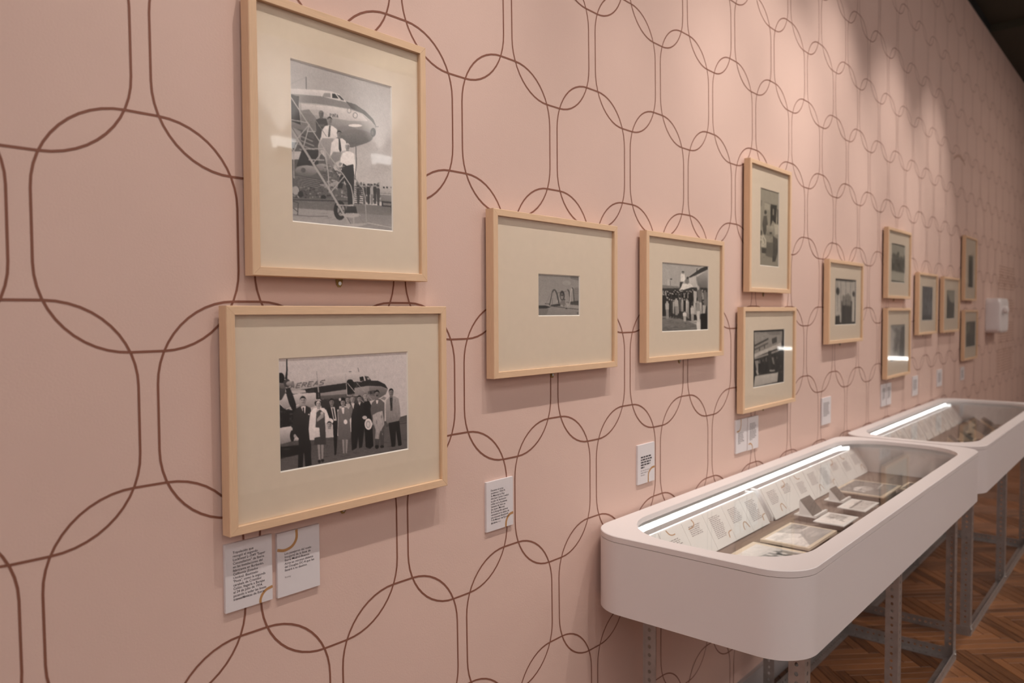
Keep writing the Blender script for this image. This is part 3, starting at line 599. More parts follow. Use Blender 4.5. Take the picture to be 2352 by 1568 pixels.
def pic4():
    s = Pic([(180, 170), (1012, 243), (990, 1395), (150, 1425)], 130, 120)
    s.poly([(100, 100), (1100, 100), (1100, 1500), (100, 1500)], .68, .70)
    s.poly([(170, 580), (490, 610), (490, 660), (170, 640)], .5); s.poly([(170, 640), (490, 640), (480, 680), (170, 690)], .2); s.poly([(280, 470), (320, 480), (325, 590), (275, 590)], .75); s.ell(345, 478, 22, 10, .25); s.line([(325, 500), (330, 590)], 6, .3)
    s.poly([(500, 680), (640, 440), (900, 250), (1040, 220), (1040, 640), (760, 700)], .88, .72); s.poly([(640, 450), (880, 280), (1020, 235), (1020, 300), (850, 380), (690, 450)], .22); s.poly([(800, 440), (1030, 290), (1030, 650), (820, 640)], .72, .4)
    s.line([(770, 420), (800, 340), (815, 285)], 14, .25); s.line([(800, 400), (800, 560)], 5, .4)
    s.poly([(490, 690), (520, 560), (690, 560), (760, 640), (700, 700)], .9)
    s.poly([(515, 400), (545, 370), (585, 390), (600, 480), (560, 530), (515, 520)], .92); s.ell(557, 350, 24, 12, .15); s.ell(557, 372, 18, 18, .6); s.poly([(500, 530), (560, 520), (520, 620), (490, 670)], .22)
    s.poly([(590, 500), (620, 450), (660, 450), (665, 540), (640, 565), (590, 550)], .5); s.ell(640, 455, 18, 22, .2)
    s.poly([(130, 690), (520, 680), (720, 620), (1040, 640), (1040, 1150), (700, 1230), (400, 1190), (130, 1140)], .20)
    s.poly([(130, 1130), (350, 1140), (640, 1230), (780, 1290), (800, 1420), (130, 1450)], .50, .40); s.rough([(160, 1150), (770, 1420)], 60, .2, .62, 60, 12, al=.5)
    for i in range(46):
        x = 180 + i * 17.5 + random.uniform(-8, 8); y = 690 + random.uniform(-20, 60) - max(0, x - 600) * .08
        s.ell(x, y, 11, 18, random.uniform(.5, .8)); s.ell(x, y - 12, 12, 9, .12); s.poly([(x - 15, y + 22), (x + 15, y + 22), (x + 16, y + 120), (x - 16, y + 120)], random.choice([.1, .15, .3, .6]))
    for i in range(20):
        x = 190 + i * 38 + random.uniform(-10, 10); y = 800 + (x - 190) * .12 + random.uniform(-25, 30)
        s.ell(x, y, 14, 22, random.uniform(.5, .8)); s.ell(x, y - 15, 15, 10, .1); c = random.choice([.12, .35, .7, .75, .8, .25])
        s.poly([(x - 18, y + 24), (x + 18, y + 24), (x + 26, y + 240), (x - 24, y + 240)], c, c * .8); s.poly([(x - 16, y + 240), (x + 14, y + 240), (x + 10, y + 330), (x - 10, y + 330)], random.choice([.12, .5, .2]))
    s.poly([(165, 760), (250, 770), (250, 1120), (165, 1130)], .13); s.poly([(645, 740), (730, 760), (725, 900), (645, 860)], .1)
    for x, y, h, c in ((575, 1045, 190, .85), (715, 930, 330, .78), (820, 840, 420, .6), (430, 800, 320, .7), (265, 850, 330, .72)): s.person(x, y, h, c, c * .8 if h < 400 else .8, .7, w=34)
    s.poly([(740, 680), (800, 700), (790, 900), (745, 930)], .72); s.poly([(810, 640), (850, 610), (890, 720), (880, 900), (810, 870)], .42); s.ell(825, 630, 22, 40, .7)
    s.poly([(925, 680), (985, 720), (985, 960), (925, 950)], .45); s.poly([(900, 940), (960, 950), (940, 1110), (900, 1100)], .72)
    s.poly([(860, 1100), (1010, 1080), (1000, 1390), (860, 1395)], .08); s.poly([(790, 1240), (850, 1240), (850, 1400), (790, 1400)], .85)
    return s.tex(.03).blur(1).out(.014, .95)
def pic5():
    s = Pic([(128, 145), (432, 238), (418, 1445), (110, 1420)], 84, 136)
    s.poly([(80, 100), (460, 100), (460, 1480), (80, 1480)], .66, .60)
    s.poly([(200, 385), (280, 410), (280, 520), (200, 500)], .72); s.line([(200, 385), (290, 420)], 10, .5); s.poly([(125, 350), (160, 355), (155, 450), (125, 455)], .5)
    s.poly([(300, 420), (400, 440), (395, 500), (380, 740), (330, 680), (290, 790), (295, 500)], .22); s.poly([(330, 490), (352, 500), (350, 600), (330, 590)], .6); s.poly([(400, 500), (425, 510), (420, 740), (400, 740)], .38)
    s.ell(215, 550, 20, 36, .28); s.poly([(185, 610), (235, 600), (250, 740), (215, 920), (180, 900), (160, 740)], .40, .32); s.poly([(230, 760), (350, 780), (350, 940), (230, 920)], .72, .5); s.ell(298, 885, 22, 18, .25)
    s.poly([(350, 740), (420, 760), (420, 900), (370, 910)], .78); s.poly([(120, 820), (160, 860), (150, 960), (120, 980)], .32); s.poly([(130, 920), (180, 910), (225, 1000), (220, 1110), (130, 1110)], .82); s.line([(180, 960), (200, 1060)], 10, .5)
    s.poly([(115, 1000), (140, 1010), (130, 1230), (112, 1230)], .22); s.poly([(150, 1120), (290, 1140), (260, 1220), (150, 1220)], .30); s.line([(150, 1215), (255, 1240)], 14, .66)
    s.poly([(230, 1030), (340, 1040), (330, 1290), (220, 1260)], .42); s.poly([(330, 930), (410, 980), (410, 1200), (370, 1350), (320, 1350), (335, 1150)], .34, .26); s.rough([(120, 900), (415, 1300)], 40, .3, .6, 20, 14, al=.3)
    return s.tex(.03).blur(1).out(.012, .9)
def pic6():
    s = Pic([(218, 185), (915, 148), (885, 1350), (190, 1480)], 110, 80)
    s.poly([(150, 100), (950, 100), (950, 1520), (150, 1520)], .10)
    s.poly([(245, 235), (860, 205), (840, 560), (245, 780)], .62, .56); s.poly([(480, 215), (840, 205), (840, 290), (600, 300)], .45, al=.7); s.rough([(250, 240), (480, 420)], 40, .4, .72, 26, 16, al=.5)
    s.poly([(245, 520), (560, 355), (560, 395), (245, 560)], .24); s.poly([(630, 380), (745, 325), (745, 450), (640, 500)], .30); s.poly([(250, 600), (550, 455), (550, 490), (250, 640)], .34)
    for x in (350, 460): s.poly([(x, 590 - (x - 350) * .5), (x + 20, 582 - (x - 350) * .5), (x + 20, 640 - (x - 350) * .5), (x, 650 - (x - 350) * .5)], .26)
    s.poly([(240, 720), (840, 460), (850, 545), (240, 800)], .78); s.poly([(300, 790), (860, 550), (860, 600), (300, 830)], .20); s.poly([(240, 800), (800, 610), (790, 650), (240, 860)], .6)
    s.poly([(240, 840), (800, 660), (880, 700), (870, 1330), (240, 1200)], .16); s.poly([(250, 870), (375, 860), (365, 1160), (290, 1080)], .62); s.poly([(490, 800), (515, 800), (515, 1100), (490, 1100)], .5)
    s.poly([(290, 1060), (340, 1160), (300, 1190), (270, 1100)], .72); s.rough([(390, 860), (860, 1120)], 50, .1, .55, 12, 40, al=.6)
    for x in (350, 430, 500, 590, 660, 740): s.ell(x, 880 - (x - 350) * .2, 20, 30, .35); s.poly([(x - 30, 920 - (x - 350) * .2), (x + 30, 915 - (x - 350) * .2), (x + 30, 1140), (x - 30, 1150)], .14)
    s.poly([(550, 650), (620, 640), (610, 1100), (545, 1110)], .20); s.poly([(620, 780), (660, 800), (690, 940), (650, 940)], .5); s.poly([(570, 1070), (690, 1060), (690, 1100), (570, 1110)], .6)
    s.poly([(250, 1210), (760, 1120), (740, 1330), (215, 1450)], .80, .70); s.poly([(820, 210), (880, 200), (870, 420), (820, 430)], .6, al=.5)
    return s.tex(.03).blur(1).out(.012, .9)
def pic_small(kind, nx, ny):
    s = Pic([(0, 0), (100, 0), (100, 100), (0, 100)], nx, ny, .6)
    s.sc = nx * 2 / 100
    if kind == 7:
        s.poly([(0, 0), (100, 0), (100, 100), (0, 100)], .12); s.poly([(5, 6), (96, 5), (94, 93), (4, 93)], .72, .78)
        for x in (12, 27, 50, 72): s.line([(x, 6), (x + 2, 70)], 1.5, .3)
        s.ell(14, 28, 8, 8, .2); s.ell(88, 32, 6, 6, .25); s.poly([(3, 80), (25, 78), (25, 96), (3, 96)], .2)
        for x, y in ((40, 42), (52, 40), (62, 38), (72, 42), (45, 52), (60, 52), (70, 54)): s.ell(x, y, 6, 7, .5); s.poly([(x - 10, y + 6), (x + 10, y + 6), (x + 10, 98), (x - 10, 98)], random.uniform(.15, .4))
        s.poly([(35, 60), (80, 58), (82, 98), (30, 98)], .26, al=.6)
    elif kind == 8:
        s.poly([(0, 0), (100, 0), (100, 100), (0, 100)], .66, .72); s.poly([(0, 45), (20, 50), (40, 25), (55, 18), (60, 40), (100, 35), (100, 72), (0, 72)], .36); s.rough([(0, 30), (100, 72)], 60, .2, .5, 8, 8); s.poly([(0, 70), (100, 72), (100, 94), (0, 90)], .74); s.poly([(0, 0), (100, 0), (100, 4), (0, 4)], .12); s.poly([(0, 95), (100, 96), (100, 100), (0, 100)], .14)
    elif kind == 9:
        s.poly([(0, 0), (100, 0), (100, 100), (0, 100)], .60, .70); s.poly([(70, 10), (100, 5), (100, 95), (60, 90)], .36); s.poly([(40, 20), (60, 12), (58, 40), (50, 80), (35, 60)], .5); s.poly([(0, 5), (30, 20), (20, 95), (0, 90)], .75, .8); s.rough([(20, 10), (90, 80)], 26, .3, .6, 8, 12, al=.5); s.poly([(0, 94), (35, 93), (35, 100), (0, 100)], .2)
    elif kind == 10:
        s.poly([(0, 0), (100, 0), (100, 100), (0, 100)], .42); s.rough([(0, 0), (100, 100)], 90, .25, .62, 10, 12, al=.6); s.poly([(0, 80), (100, 84), (100, 100), (0, 100)], .32)
    elif kind == 11:
        s.poly([(0, 0), (100, 0), (100, 45), (0, 45)], .66); s.poly([(0, 45), (100, 45), (100, 100), (0, 100)], .30); s.poly([(0, 0), (20, 20), (60, 50), (40, 60), (0, 55)], .3); s.rough([(10, 40), (100, 95)], 50, .15, .5, 9, 9, al=.6)
    elif kind == 12:
        s.poly([(0, 0), (100, 0), (100, 100), (0, 100)], .40, .28); s.poly([(0, 0), (100, 0), (100, 20), (0, 18)], .55, .42); s.rough([(0, 20), (100, 100)], 30, .2, .4, 14, 14, al=.5)
    else:
        s.poly([(0, 0), (100, 0), (100, 100), (0, 100)], .40, .24); s.poly([(15, 10), (40, 8), (45, 45), (10, 50)], .55); s.rough([(0, 0), (100, 100)], 40, .18, .45, 12, 12, al=.5)
    return s.tex(.03).blur(1).out(.012, .9)

# ------------------------------------------------------------------ framed pictures on the wall
YB, YF, YG, YM, YP = -0.05, -0.19, -0.158, -0.138, -0.124
FW = 0.09
def frame(x0, x1, z0, z1, win, img, label, tone=(1.0, 0.93, 0.88), gain=0.95):
    cx = (x0 + x1) / 2
    t = thing('picture_frame', label, 'picture frame', (cx, 0, z0))
    oc = [(x0, z0), (x1, z0), (x1, z1), (x0, z1)]
    ic = [(x0 + FW, z0 + FW), (x1 - FW, z0 + FW), (x1 - FW, z1 - FW), (x0 + FW, z1 - FW)]
    for i in range(4):
        j = (i + 1) % 4
        g = 0.0012
        a, b_, c, d = oc[i], oc[j], ic[j], ic[i]
        ch = 0.008     # softened outer arris
        def inset(p, q, k): L = math.dist(p, q); return (p[0] + (q[0] - p[0]) * k / L, p[1] + (q[1] - p[1]) * k / L)
        a, b_, c, d = inset(a, b_, g), inset(b_, a, g), inset(c, d, g), inset(d, c, g)
        a2, b2 = inset(a, d, ch), inset(b_, c, ch); c2, d2 = inset(c, b_, ch * .7), inset(d, a, ch * .7)
        V = [(p[0], YB, p[1]) for p in (a, b_, c, d)] + [(p[0], YF + ch, p[1]) for p in (a, b_, c, d)] + [(p[0], YF, p[1]) for p in (a2, b2, c2, d2)]
        F = [(0, 3, 2, 1)]
        for k in range(4):
            q = (k + 1) % 4; F += [(k, q, 4 + q, 4 + k), (4 + k, 4 + q, 8 + q, 8 + k)]
        F.append((8, 9, 10, 11))
        child('frame_rail', V, F, M_WOOD if i % 2 == 0 else M_WOODV, t)
    ix0, ix1, iz0, iz1 = x0 + FW + .001, x1 - FW - .001, z0 + FW + .001, z1 - FW - .001
    wx0, wx1, wz0, wz1 = win
    bv = 0.012
    o4 = [(ix0, iz0), (ix1, iz0), (ix1, iz1), (ix0, iz1)]; w4 = [(wx0, wz0), (wx1, wz0), (wx1, wz1), (wx0, wz1)]; b4 = [(wx0 + bv, wz0 + bv), (wx1 - bv, wz0 + bv), (wx1 - bv, wz1 - bv), (wx0 + bv, wz1 - bv)]
    V = [(p[0], YM, p[1]) for p in o4 + w4] + [(p[0], YP - .001, p[1]) for p in b4] + [(p[0], YP - .001, p[1]) for p in o4]
    F = [(i, (i + 1) % 4, 4 + (i + 1) % 4, 4 + i) for i in range(4)]
    F2 = [(4 + i, 4 + (i + 1) % 4, 8 + (i + 1) % 4, 8 + i) for i in range(4)] + [(12 + i, 12 + (i + 1) % 4, (i + 1) % 4, i) for i in range(4)]
    mo = child('mount_board', V, F + F2, [M_MAT, M_CORE], t)
    for k in range(4, 8): mo.data.polygons[k].material_index = 1
    photo_grid('photograph', img, (wx0, YP, wz1), (wx1 - wx0, 0, 0), (0, 0, wz0 - wz1), t, tone, gain)
    v, f = box(ix0, ix1, YP + .004, YB - .004, iz0, iz1); child('backing_board', v, f, M_BOARD, t)
    v, f = box(ix0, ix1, YG - .006, YG + .006, iz0, iz1); child('glass_pane', v, f, M_GLASS, t)
    # brass plate and screw under the bottom rail
    pl = [(-.052, .10), (-.045, -.02), (-.036, -.062), (-.015, -.088), (.015, -.088), (.036, -.062), (.045, -.02), (.052, .10)]
    v, f = prism([(cx + a, z0 + b_) for a, b_ in pl], 'y', -.012, -.004)
    hb = child('hanging_plate', v, f, M_BRASS, t)
    sc1 = [(cx + .022 * math.cos(a * math.pi / 5), z0 - .045 + .022 * math.sin(a * math.pi / 5)) for a in range(10)]
    v, f = prism(sc1, 'y', -.022, -.012); child('screw', v, f, M_BOLT, hb)
    for xs_ in (cx - .6, cx + .5):
        v, f = box(xs_, xs_ + .1, YB, -.001, z1 - .4, z1 - .3); child('wall_spacer', v, f, M_BOARD, t)
    return t
FR = [
 (1.945, 4.265, -1.190, 1.578, (2.436, 3.778, -.625, 1.030), pic1(), 'tall portrait wooden frame, upper left, with photo of aircrew on steps beside a silver airliner', (1, .91, .87), 1.05),
 (1.659, 4.575, -3.705, -1.485, (2.247, 3.982, -3.179, -2.016), pic2(), 'wide wooden frame low at the left with photo of passengers lined up before an airliner', (1, .87, .84), 1.15),
 (5.452, 8.427, -2.444, -.192, (6.456, 7.460, -1.618, -1.013), pic3(), 'wooden frame with wide mount around one small photo of a pilot in an open cockpit', (1, .90, .83), .85),
 (9.324, 12.29, -2.435, -.180, (9.94, 11.715, -1.918, -.689), pic4(), 'wooden frame with photo of a large crowd standing below an aircraft wing', (1, .92, .84), .92),
 (13.489, 15.783, -1.150, 1.647, (14.143, 15.182, -.570, 1.111), pic5(), 'upright wooden frame with narrow olive-toned photo, above the frame with a building photo', (1, .88, .68), .72),
 (13.203, 16.148, -3.705, -1.472, (13.83, 15.567, -3.210, -1.970), pic6(), 'wooden frame with black-bordered photo of a building front and pale banner', (1, .90, .80), .80),
 (18.40, 21.29, -2.428, -.214, (19.03, 20.79, -1.940, -.694), pic_small(7, 60, 44), 'wooden frame hung alone with dark-bordered photo of a group, second half of the wall', (1, .90, .78), .85),
 (23.726, 26.473, -1.175, 1.041, (24.283, 25.911, -.659, .580), pic_small(8, 44, 40), 'upper frame of the first stacked pair beyond the lone frame, pale photo with dark bars', (1, .92, .74), .75),
 (23.745, 26.561, -3.708, -1.474, (24.312, 26.033, -3.185, -2.013), pic_small(9, 44, 40), 'lower frame of the first stacked pair beyond the lone frame, washed-out grey photo', (1, .92, .84), .8),
 (27.58, 30.375, -2.424, -.222, (28.231, 29.821, -1.929, -.692), pic_small(10, 36, 34), 'left of two side-by-side frames far along the wall, mottled grey-blue photo', (.95, .93, .95), .75),
 (31.35, 34.27, -2.427, -.248, (32.093, 33.565, -1.895, -.753), pic_small(11, 34, 34), 'right of two side-by-side frames far along the wall, photo with dark diagonal shape', (1, .92, .74), .75),
 (35.203, 37.721, -1.145, 1.605, (36.105, 37.207, -.573, .828), pic_small(12, 30, 40), 'farthest upright wooden frame with narrow dark olive photo, next to the white wall box', (1, .88, .62), .72),
 (35.289, 38.15, -3.713, -1.546, (35.855, 37.91, -3.159, -2.045), pic_small(13, 34, 34), 'farthest low wooden frame with dark olive photo, under the farthest upright frame', (1, .90, .66), .72),
]
for f_ in FR: frame(*f_)

# ------------------------------------------------------------------ wall labels
def text_mesh(name, body, x, z, y, width, parent, m, size=None, spacing=1.0, quad=None):
    cu = bpy.data.curves.new(name, 'FONT'); cu.body = body; cu.size = 1.0; cu.resolution_u = 2; cu.space_line = spacing; cu.offset = 0.004
    tmp = bpy.data.objects.new(name + '_tmp', cu); COL.objects.link(tmp)
    dg = bpy.context.evaluated_depsgraph_get(); me = bpy.data.meshes.new_from_object(tmp.evaluated_get(dg))
    bpy.data.objects.remove(tmp, do_unlink=True); bpy.data.curves.remove(cu)
    n = len(me.vertices); co = np.empty(n * 3, np.float32); me.vertices.foreach_get('co', co); co = co.reshape(-1, 3)
    wd = co[:, 0].max(); s = width / wd if width else size
    off = np.zeros(3); r = parent
    while r is not None:
        if r.name in ORG: off = np.array(ORG[r.name]); break
        r = r.parent
    top = co[:, 1].max()
    X = (x + co[:, 0] * s) * A; Z = (z + (co[:, 1] - top) * s - ZF) * A; Y = np.full(n, y * A)
    me.vertices.foreach_set('co', (np.stack([X, Y, Z], 1) - off).ravel().astype(np.float32)); me.update()
    me.materials.clear(); me.materials.append(m); me.name = name
    o = bpy.data.objects.new(name, me); COL.objects.link(o); o.parent = parent; return o
def ribbon(name, pts, w, y, m, parent, xform=None):
    V, F = [], []
    for i, p in enumerate(pts):
        a = pts[max(i - 1, 0)]; b_ = pts[min(i + 1, len(pts) - 1)]; dx, dz = b_[0] - a[0], b_[1] - a[1]; L = math.hypot(dx, dz) or 1
        for sg in (-1, 1):
            q = (p[0] - sg * dz / L * w / 2, p[1] + sg * dx / L * w / 2)
            V.append(xform(q) if xform else (q[0], y, q[1]))
    for i in range(len(pts) - 1): F.append((2 * i, 2 * i + 1, 2 * i + 3, 2 * i + 2))
    return child(name, V, F, m, parent)
def smooth_path(ctrl, n=8):
    out = []
    for i in range(len(ctrl) - 1):
        p0, p1, p2, p3 = ctrl[max(i - 1, 0)], ctrl[i], ctrl[i + 1], ctrl[min(i + 2, len(ctrl) - 1)]
        for k in range(n):
            t = k / n
            out.append(tuple(0.5 * (2 * p1[d] + (p2[d] - p0[d]) * t + (2 * p0[d] - 5 * p1[d] + 4 * p2[d] - p3[d]) * t * t + (3 * p1[d] - p0[d] - 3 * p2[d] + p3[d]) * t ** 3) for d in (0, 1)))
    out.append(ctrl[-1]); return out
def bars(name, x0, x1, z1, n, pitch, y, m, parent, hgt=0.018, seed=0):
    r = random.Random(seed); V, F = [], []
    for i in range(n):
        x = x0; end = x1 - r.uniform(0, .25) * (x1 - x0) if i < n - 1 else x0 + (x1 - x0) * r.uniform(.3, .6)
        while x < end:
            w = r.uniform(.035, .10); z = z1 - i * pitch
            v, f = box(x, min(x + w, end), y - .001, y, z - hgt, z); k = len(V); V += v; F += [tuple(a + k for a in q) for q in f]; x += w + .018
    o = child(name, V, F, m, parent); o['kind'] = 'stuff'; return o
def wlabel(x0, x1, z0, z1, label, group=None):
    t = thing('wall_label', label, 'label', ((x0 + x1) / 2, 0, z0), group)
    v, f = box(x0, x1, -.035, -.001, z0, z1); child('card', v, f, M_LABEL, t); return t
YT = -.0365
t = wlabel(1.684, 2.200, -4.490, -3.815, 'longest-text white wall label at far left under the wide frame, ochre arc at lower right')
text_mesh('lettering', 'Tripulación que\nrecogió el segundo\nLockheed L-1049 "Super\nConstellation" de Iberia\nen las instalaciones del\nfabricante en Burbanks,\nCalifornia (Estados\nUnidos). Bautizado\n"Pinta", como la segunda\ncarabela de Cristóbal\nColón, llegaría a Barajas\nel 24 de julio de 1954,\npasando a volar las líneas\ntransatlánticas de Iberia.', 1.765, -3.895, YT, .362, t, M_INK, spacing=1.0)
text_mesh('credit_line', 'Lockheed Martin', 1.765, -4.365, YT, .17, t, M_INKG)
ribbon('printed_arc', smooth_path([(2.200, -4.355), (2.13, -4.37), (2.085, -4.405), (2.062, -4.45), (2.06, -4.490)]), .028, YT, M_OCHRE, t)
t = wlabel(2.262, 2.779, -4.503, -3.832, 'white wall label right of the longest-text label, ochre arc at upper left')
text_mesh('lettering', 'Los pasajeros del vuelo\ninaugural de la línea de\nIberia Madrid-Buenos\nAires se retratan delante\ndel Douglas DC-4 que les\nllevará a su destino.', 2.345, -4.045, YT, .362, t, M_INK)
text_mesh('credit_line', 'Boeing', 2.345, -4.295, YT, .07, t, M_INKG)
ribbon('printed_arc', smooth_path([(2.492, -3.832), (2.494, -3.91), (2.47, -3.965), (2.42, -4.005), (2.34, -4.02), (2.262, -4.0)]), .03, YT, M_OCHRE, t)
t = wlabel(5.452, 6.000, -4.520, -3.845, 'white wall label below the small cockpit photo frame, ochre arc at lower right')
text_mesh('lettering', 'Durante el curso\nacadémico 1958-59,\nSu Majestad el Rey\ndon Juan Carlos I realizó\nsu plan de formación\nmilitar en la Academia\nGeneral del Aire en\nSan Javier (Murcia).\nEn la fotografía aparece\nretratado en la cabina de\nuna avioneta Beechcraft\nT-34 Mentor del Ejército\ndel Aire.', 5.538, -3.955, YT, .375, t, M_INK)
text_mesh('credit_line', 'Ejército del Aire', 5.538, -4.405, YT, .20, t, M_INKG)
ribbon('printed_arc', smooth_path([(6.0, -4.35), (5.93, -4.36), (5.88, -4.395), (5.85, -4.45), (5.845, -4.520)]), .035, YT, M_OCHRE, t)
t = wlabel(9.302, 9.862, -4.545, -3.860, 'white wall label nearest the first display case, short text and ochre arc')
bars('lettering', 9.40, 9.77, -4.07, 5, .045, YT, M_INK, t, .024, 3); bars('credit_line', 9.40, 9.70, -4.31, 3, .04, YT, M_INKG, t, .012, 4)
ribbon('printed_arc', smooth_path([(9.862, -4.30), (9.76, -4.31), (9.68, -4.36), (9.65, -4.42), (9.648, -4.545)]), .035, YT, M_OCHRE, t)
t = wlabel(13.212, 13.755, -4.560, -3.848, 'left one of two adjoining white labels under the building photo, arc at its top')
bars('lettering', 13.31, 13.62, -4.13, 7, .036, YT, M_INKG, t, .022, 5)
ribbon('printed_arc', smooth_path([(13.45, -3.848), (13.45, -3.98), (13.42, -4.05), (13.36, -4.09), (13.25, -4.10)]), .03, YT, M_OCHRE, t)
t = wlabel(13.80, 14.355, -4.570, -3.855, 'right one of two adjoining white labels under the building photo, arc at its bottom')
bars('lettering', 13.90, 14.25, -3.99, 12, .032, YT, M_INKG, t, .02, 6)
ribbon('printed_arc', smooth_path([(13.84, -4.44), (13.93, -4.43), (14.0, -4.46), (14.04, -4.51), (14.04, -4.57)]), .03, YT, M_OCHRE, t)
for x0, x1, z0, z1, lb, sd in ((18.41, 19.09, -4.55, -3.84, 'single white wall label below the frame hung alone', 7), (23.76, 24.27, -4.575, -3.88, 'left one of two small white labels below the first stacked pair of frames', 8), (24.34, 24.86, -4.575, -3.88, 'right one of two small white labels below the first stacked pair of frames', 9),
        (27.54, 28.25, -4.56, -3.87, 'small white label below the left of the side-by-side frames', 10), (31.2, 32.0, -4.51, -3.86, 'small white label below the right of the side-by-side frames', 11), (35.48, 36.2, -4.56, -4.0, 'farthest small white label under the farthest low frame', 12)):
    t = wlabel(x0, x1, z0, z1, lb); bars('lettering', x0 + .1, x1 - .1, z1 - .13, 11, .034, YT, M_INKG, t, .02, sd)

# ------------------------------------------------------------------ display cases
ZT, ZBC = -4.968, -6.169
YBK, YFR = -0.066, -3.448
LT = 0.09
ZI = -5.84
def display_case(x0, x1, label):
    t = thing('display_case', label, 'display case', ((x0 + x1) / 2, (YBK + YFR) / 2, ZBC))
    O = rrect(x0, x1, YFR, YBK, .60); I = rrect(x0 + .12, x1 - .12, YFR + .12, YBK - .12, .48)
    n = len(O)
    V, F = ring(O, I, ZBC, ZT - LT - .009)
    k = len(V); V += [(x, y, ZBC) for x, y in I] + [(x, y, ZBC + .12) for x, y in I]; F += [tuple(range(k + n - 1, k - 1, -1)), tuple(range(k + n, k + 2 * n))]
    child('case_body', V, F, M_CASE, t, smooth=True)
    S0 = rrect(x0 + .012, x1 - .012, YFR + .012, YBK - .012, .59); child('seam', *ring(S0, I, ZT - LT - .010, ZT - LT + .001), M_SEAM, t, smooth=True)
    OP = rrect(x0 + .29, x1 - .36, YFR + .29, YBK - .29, 1.05)
    c = .010
    Oc = rrect(x0 + c, x1 - c, YFR + c, YBK - c, .59)
    V, F = [], []
    loops = [[(x, y, ZT - LT) for x, y in O], [(x, y, ZT - c) for x, y in O], [(x, y, ZT) for x, y in Oc], [(x, y, ZT) for x, y in OP], [(x, y, ZT - LT) for x, y in OP]]
    for L in loops: V += L
    for a in range(5):
        b_ = (a + 1) % 5
        for i in range(n):
            j = (i + 1) % n; F.append((a * n + i, a * n + j, b_ * n + j, b_ * n + i))
    child('lid', V, F, M_CASE, t, smooth=True)
    G = rrect(x0 + .2, x1 - .26, YFR + .2, YBK - .2, 1.1)
    child('glass_top', *prism(G, 'z', ZT - LT - .04, ZT - LT - .003), M_CGLASS, t)
    Li = rrect(x0 + .13, x1 - .13, YFR + .13, YBK - .13, .47); Lj = rrect(x0 + .16, x1 - .16, YFR + .16, YBK - .16, .44)
    child('lining', *ring(Li, Lj, ZI, ZT - LT - .05), M_LINING, t, smooth=True)
    child('base_panel', *prism(Li, 'z', ZI - .08, ZI), M_TAUPE, t)
    # light strip hugging the back edge of the opening, curling round its corners
    pts = []
    xa, xb, yb, r = x0 + .30, x1 - .37, YBK - .30, 1.04
    for k in range(9): a = math.radians(158 - 68 * k / 8); pts.append((xa + r + r * math.cos(a), yb - r + r * math.sin(a)))
    for k in range(1, 7): a = math.radians(90 - 35 * k / 6); pts.append((xb - r + r * math.cos(a), yb - r + r * math.sin(a)))
    V, F = [], []; m_ = len(pts)
    for i, p in enumerate(pts):
        a_ = pts[max(i - 1, 0)]; b2 = pts[min(i + 1, m_ - 1)]; dx, dy = b2[0] - a_[0], b2[1] - a_[1]; L = math.hypot(dx, dy); nx, ny = -dy / L * .03, dx / L * .03
        V += [(p[0], p[1], ZT - LT - .055), (p[0], p[1], ZT - LT - .155), (p[0] + nx, p[1] + ny, ZT - LT - .155), (p[0] + nx, p[1] + ny, ZT - LT - .055)]
    for i in range(m_ - 1):
        for a_, b2 in ((0, 1), (1, 2), (2, 3), (3, 0)): F.append((4 * i + a_, 4 * i + b2, 4 * i + 4 + b2, 4 * i + 4 + a_))
    F += [(0, 3, 2, 1), (4 * m_ - 4, 4 * m_ - 3, 4 * m_ - 2, 4 * m_ - 1)]
    ls = child('light_strip', V, F, [M_LINING, M_LED], t)
    for pi in range(4 * (m_ - 1)):
        if pi % 4 == 0: ls.data.polygons[pi].material_index = 1
    return t
CASES = ((7.706, 19.80, 'nearer of two blush display cases, its glass top showing small photos and white cards'), (19.92, 31.81, 'farther display case beyond the nearer one, holding several tilted easels'))
LEDGE = [(-.84, ZI), (-.84, -5.76), (-.54, -5.225), (-.235, -5.225), (-.235, ZI)]
def ledge_pt(s): return (-.84 + .30 * s, -5.76 + .535 * s)   # point on the sloping face
LN = (-.535 / math.hypot(.30, .535), .30 / math.hypot(.30, .535))
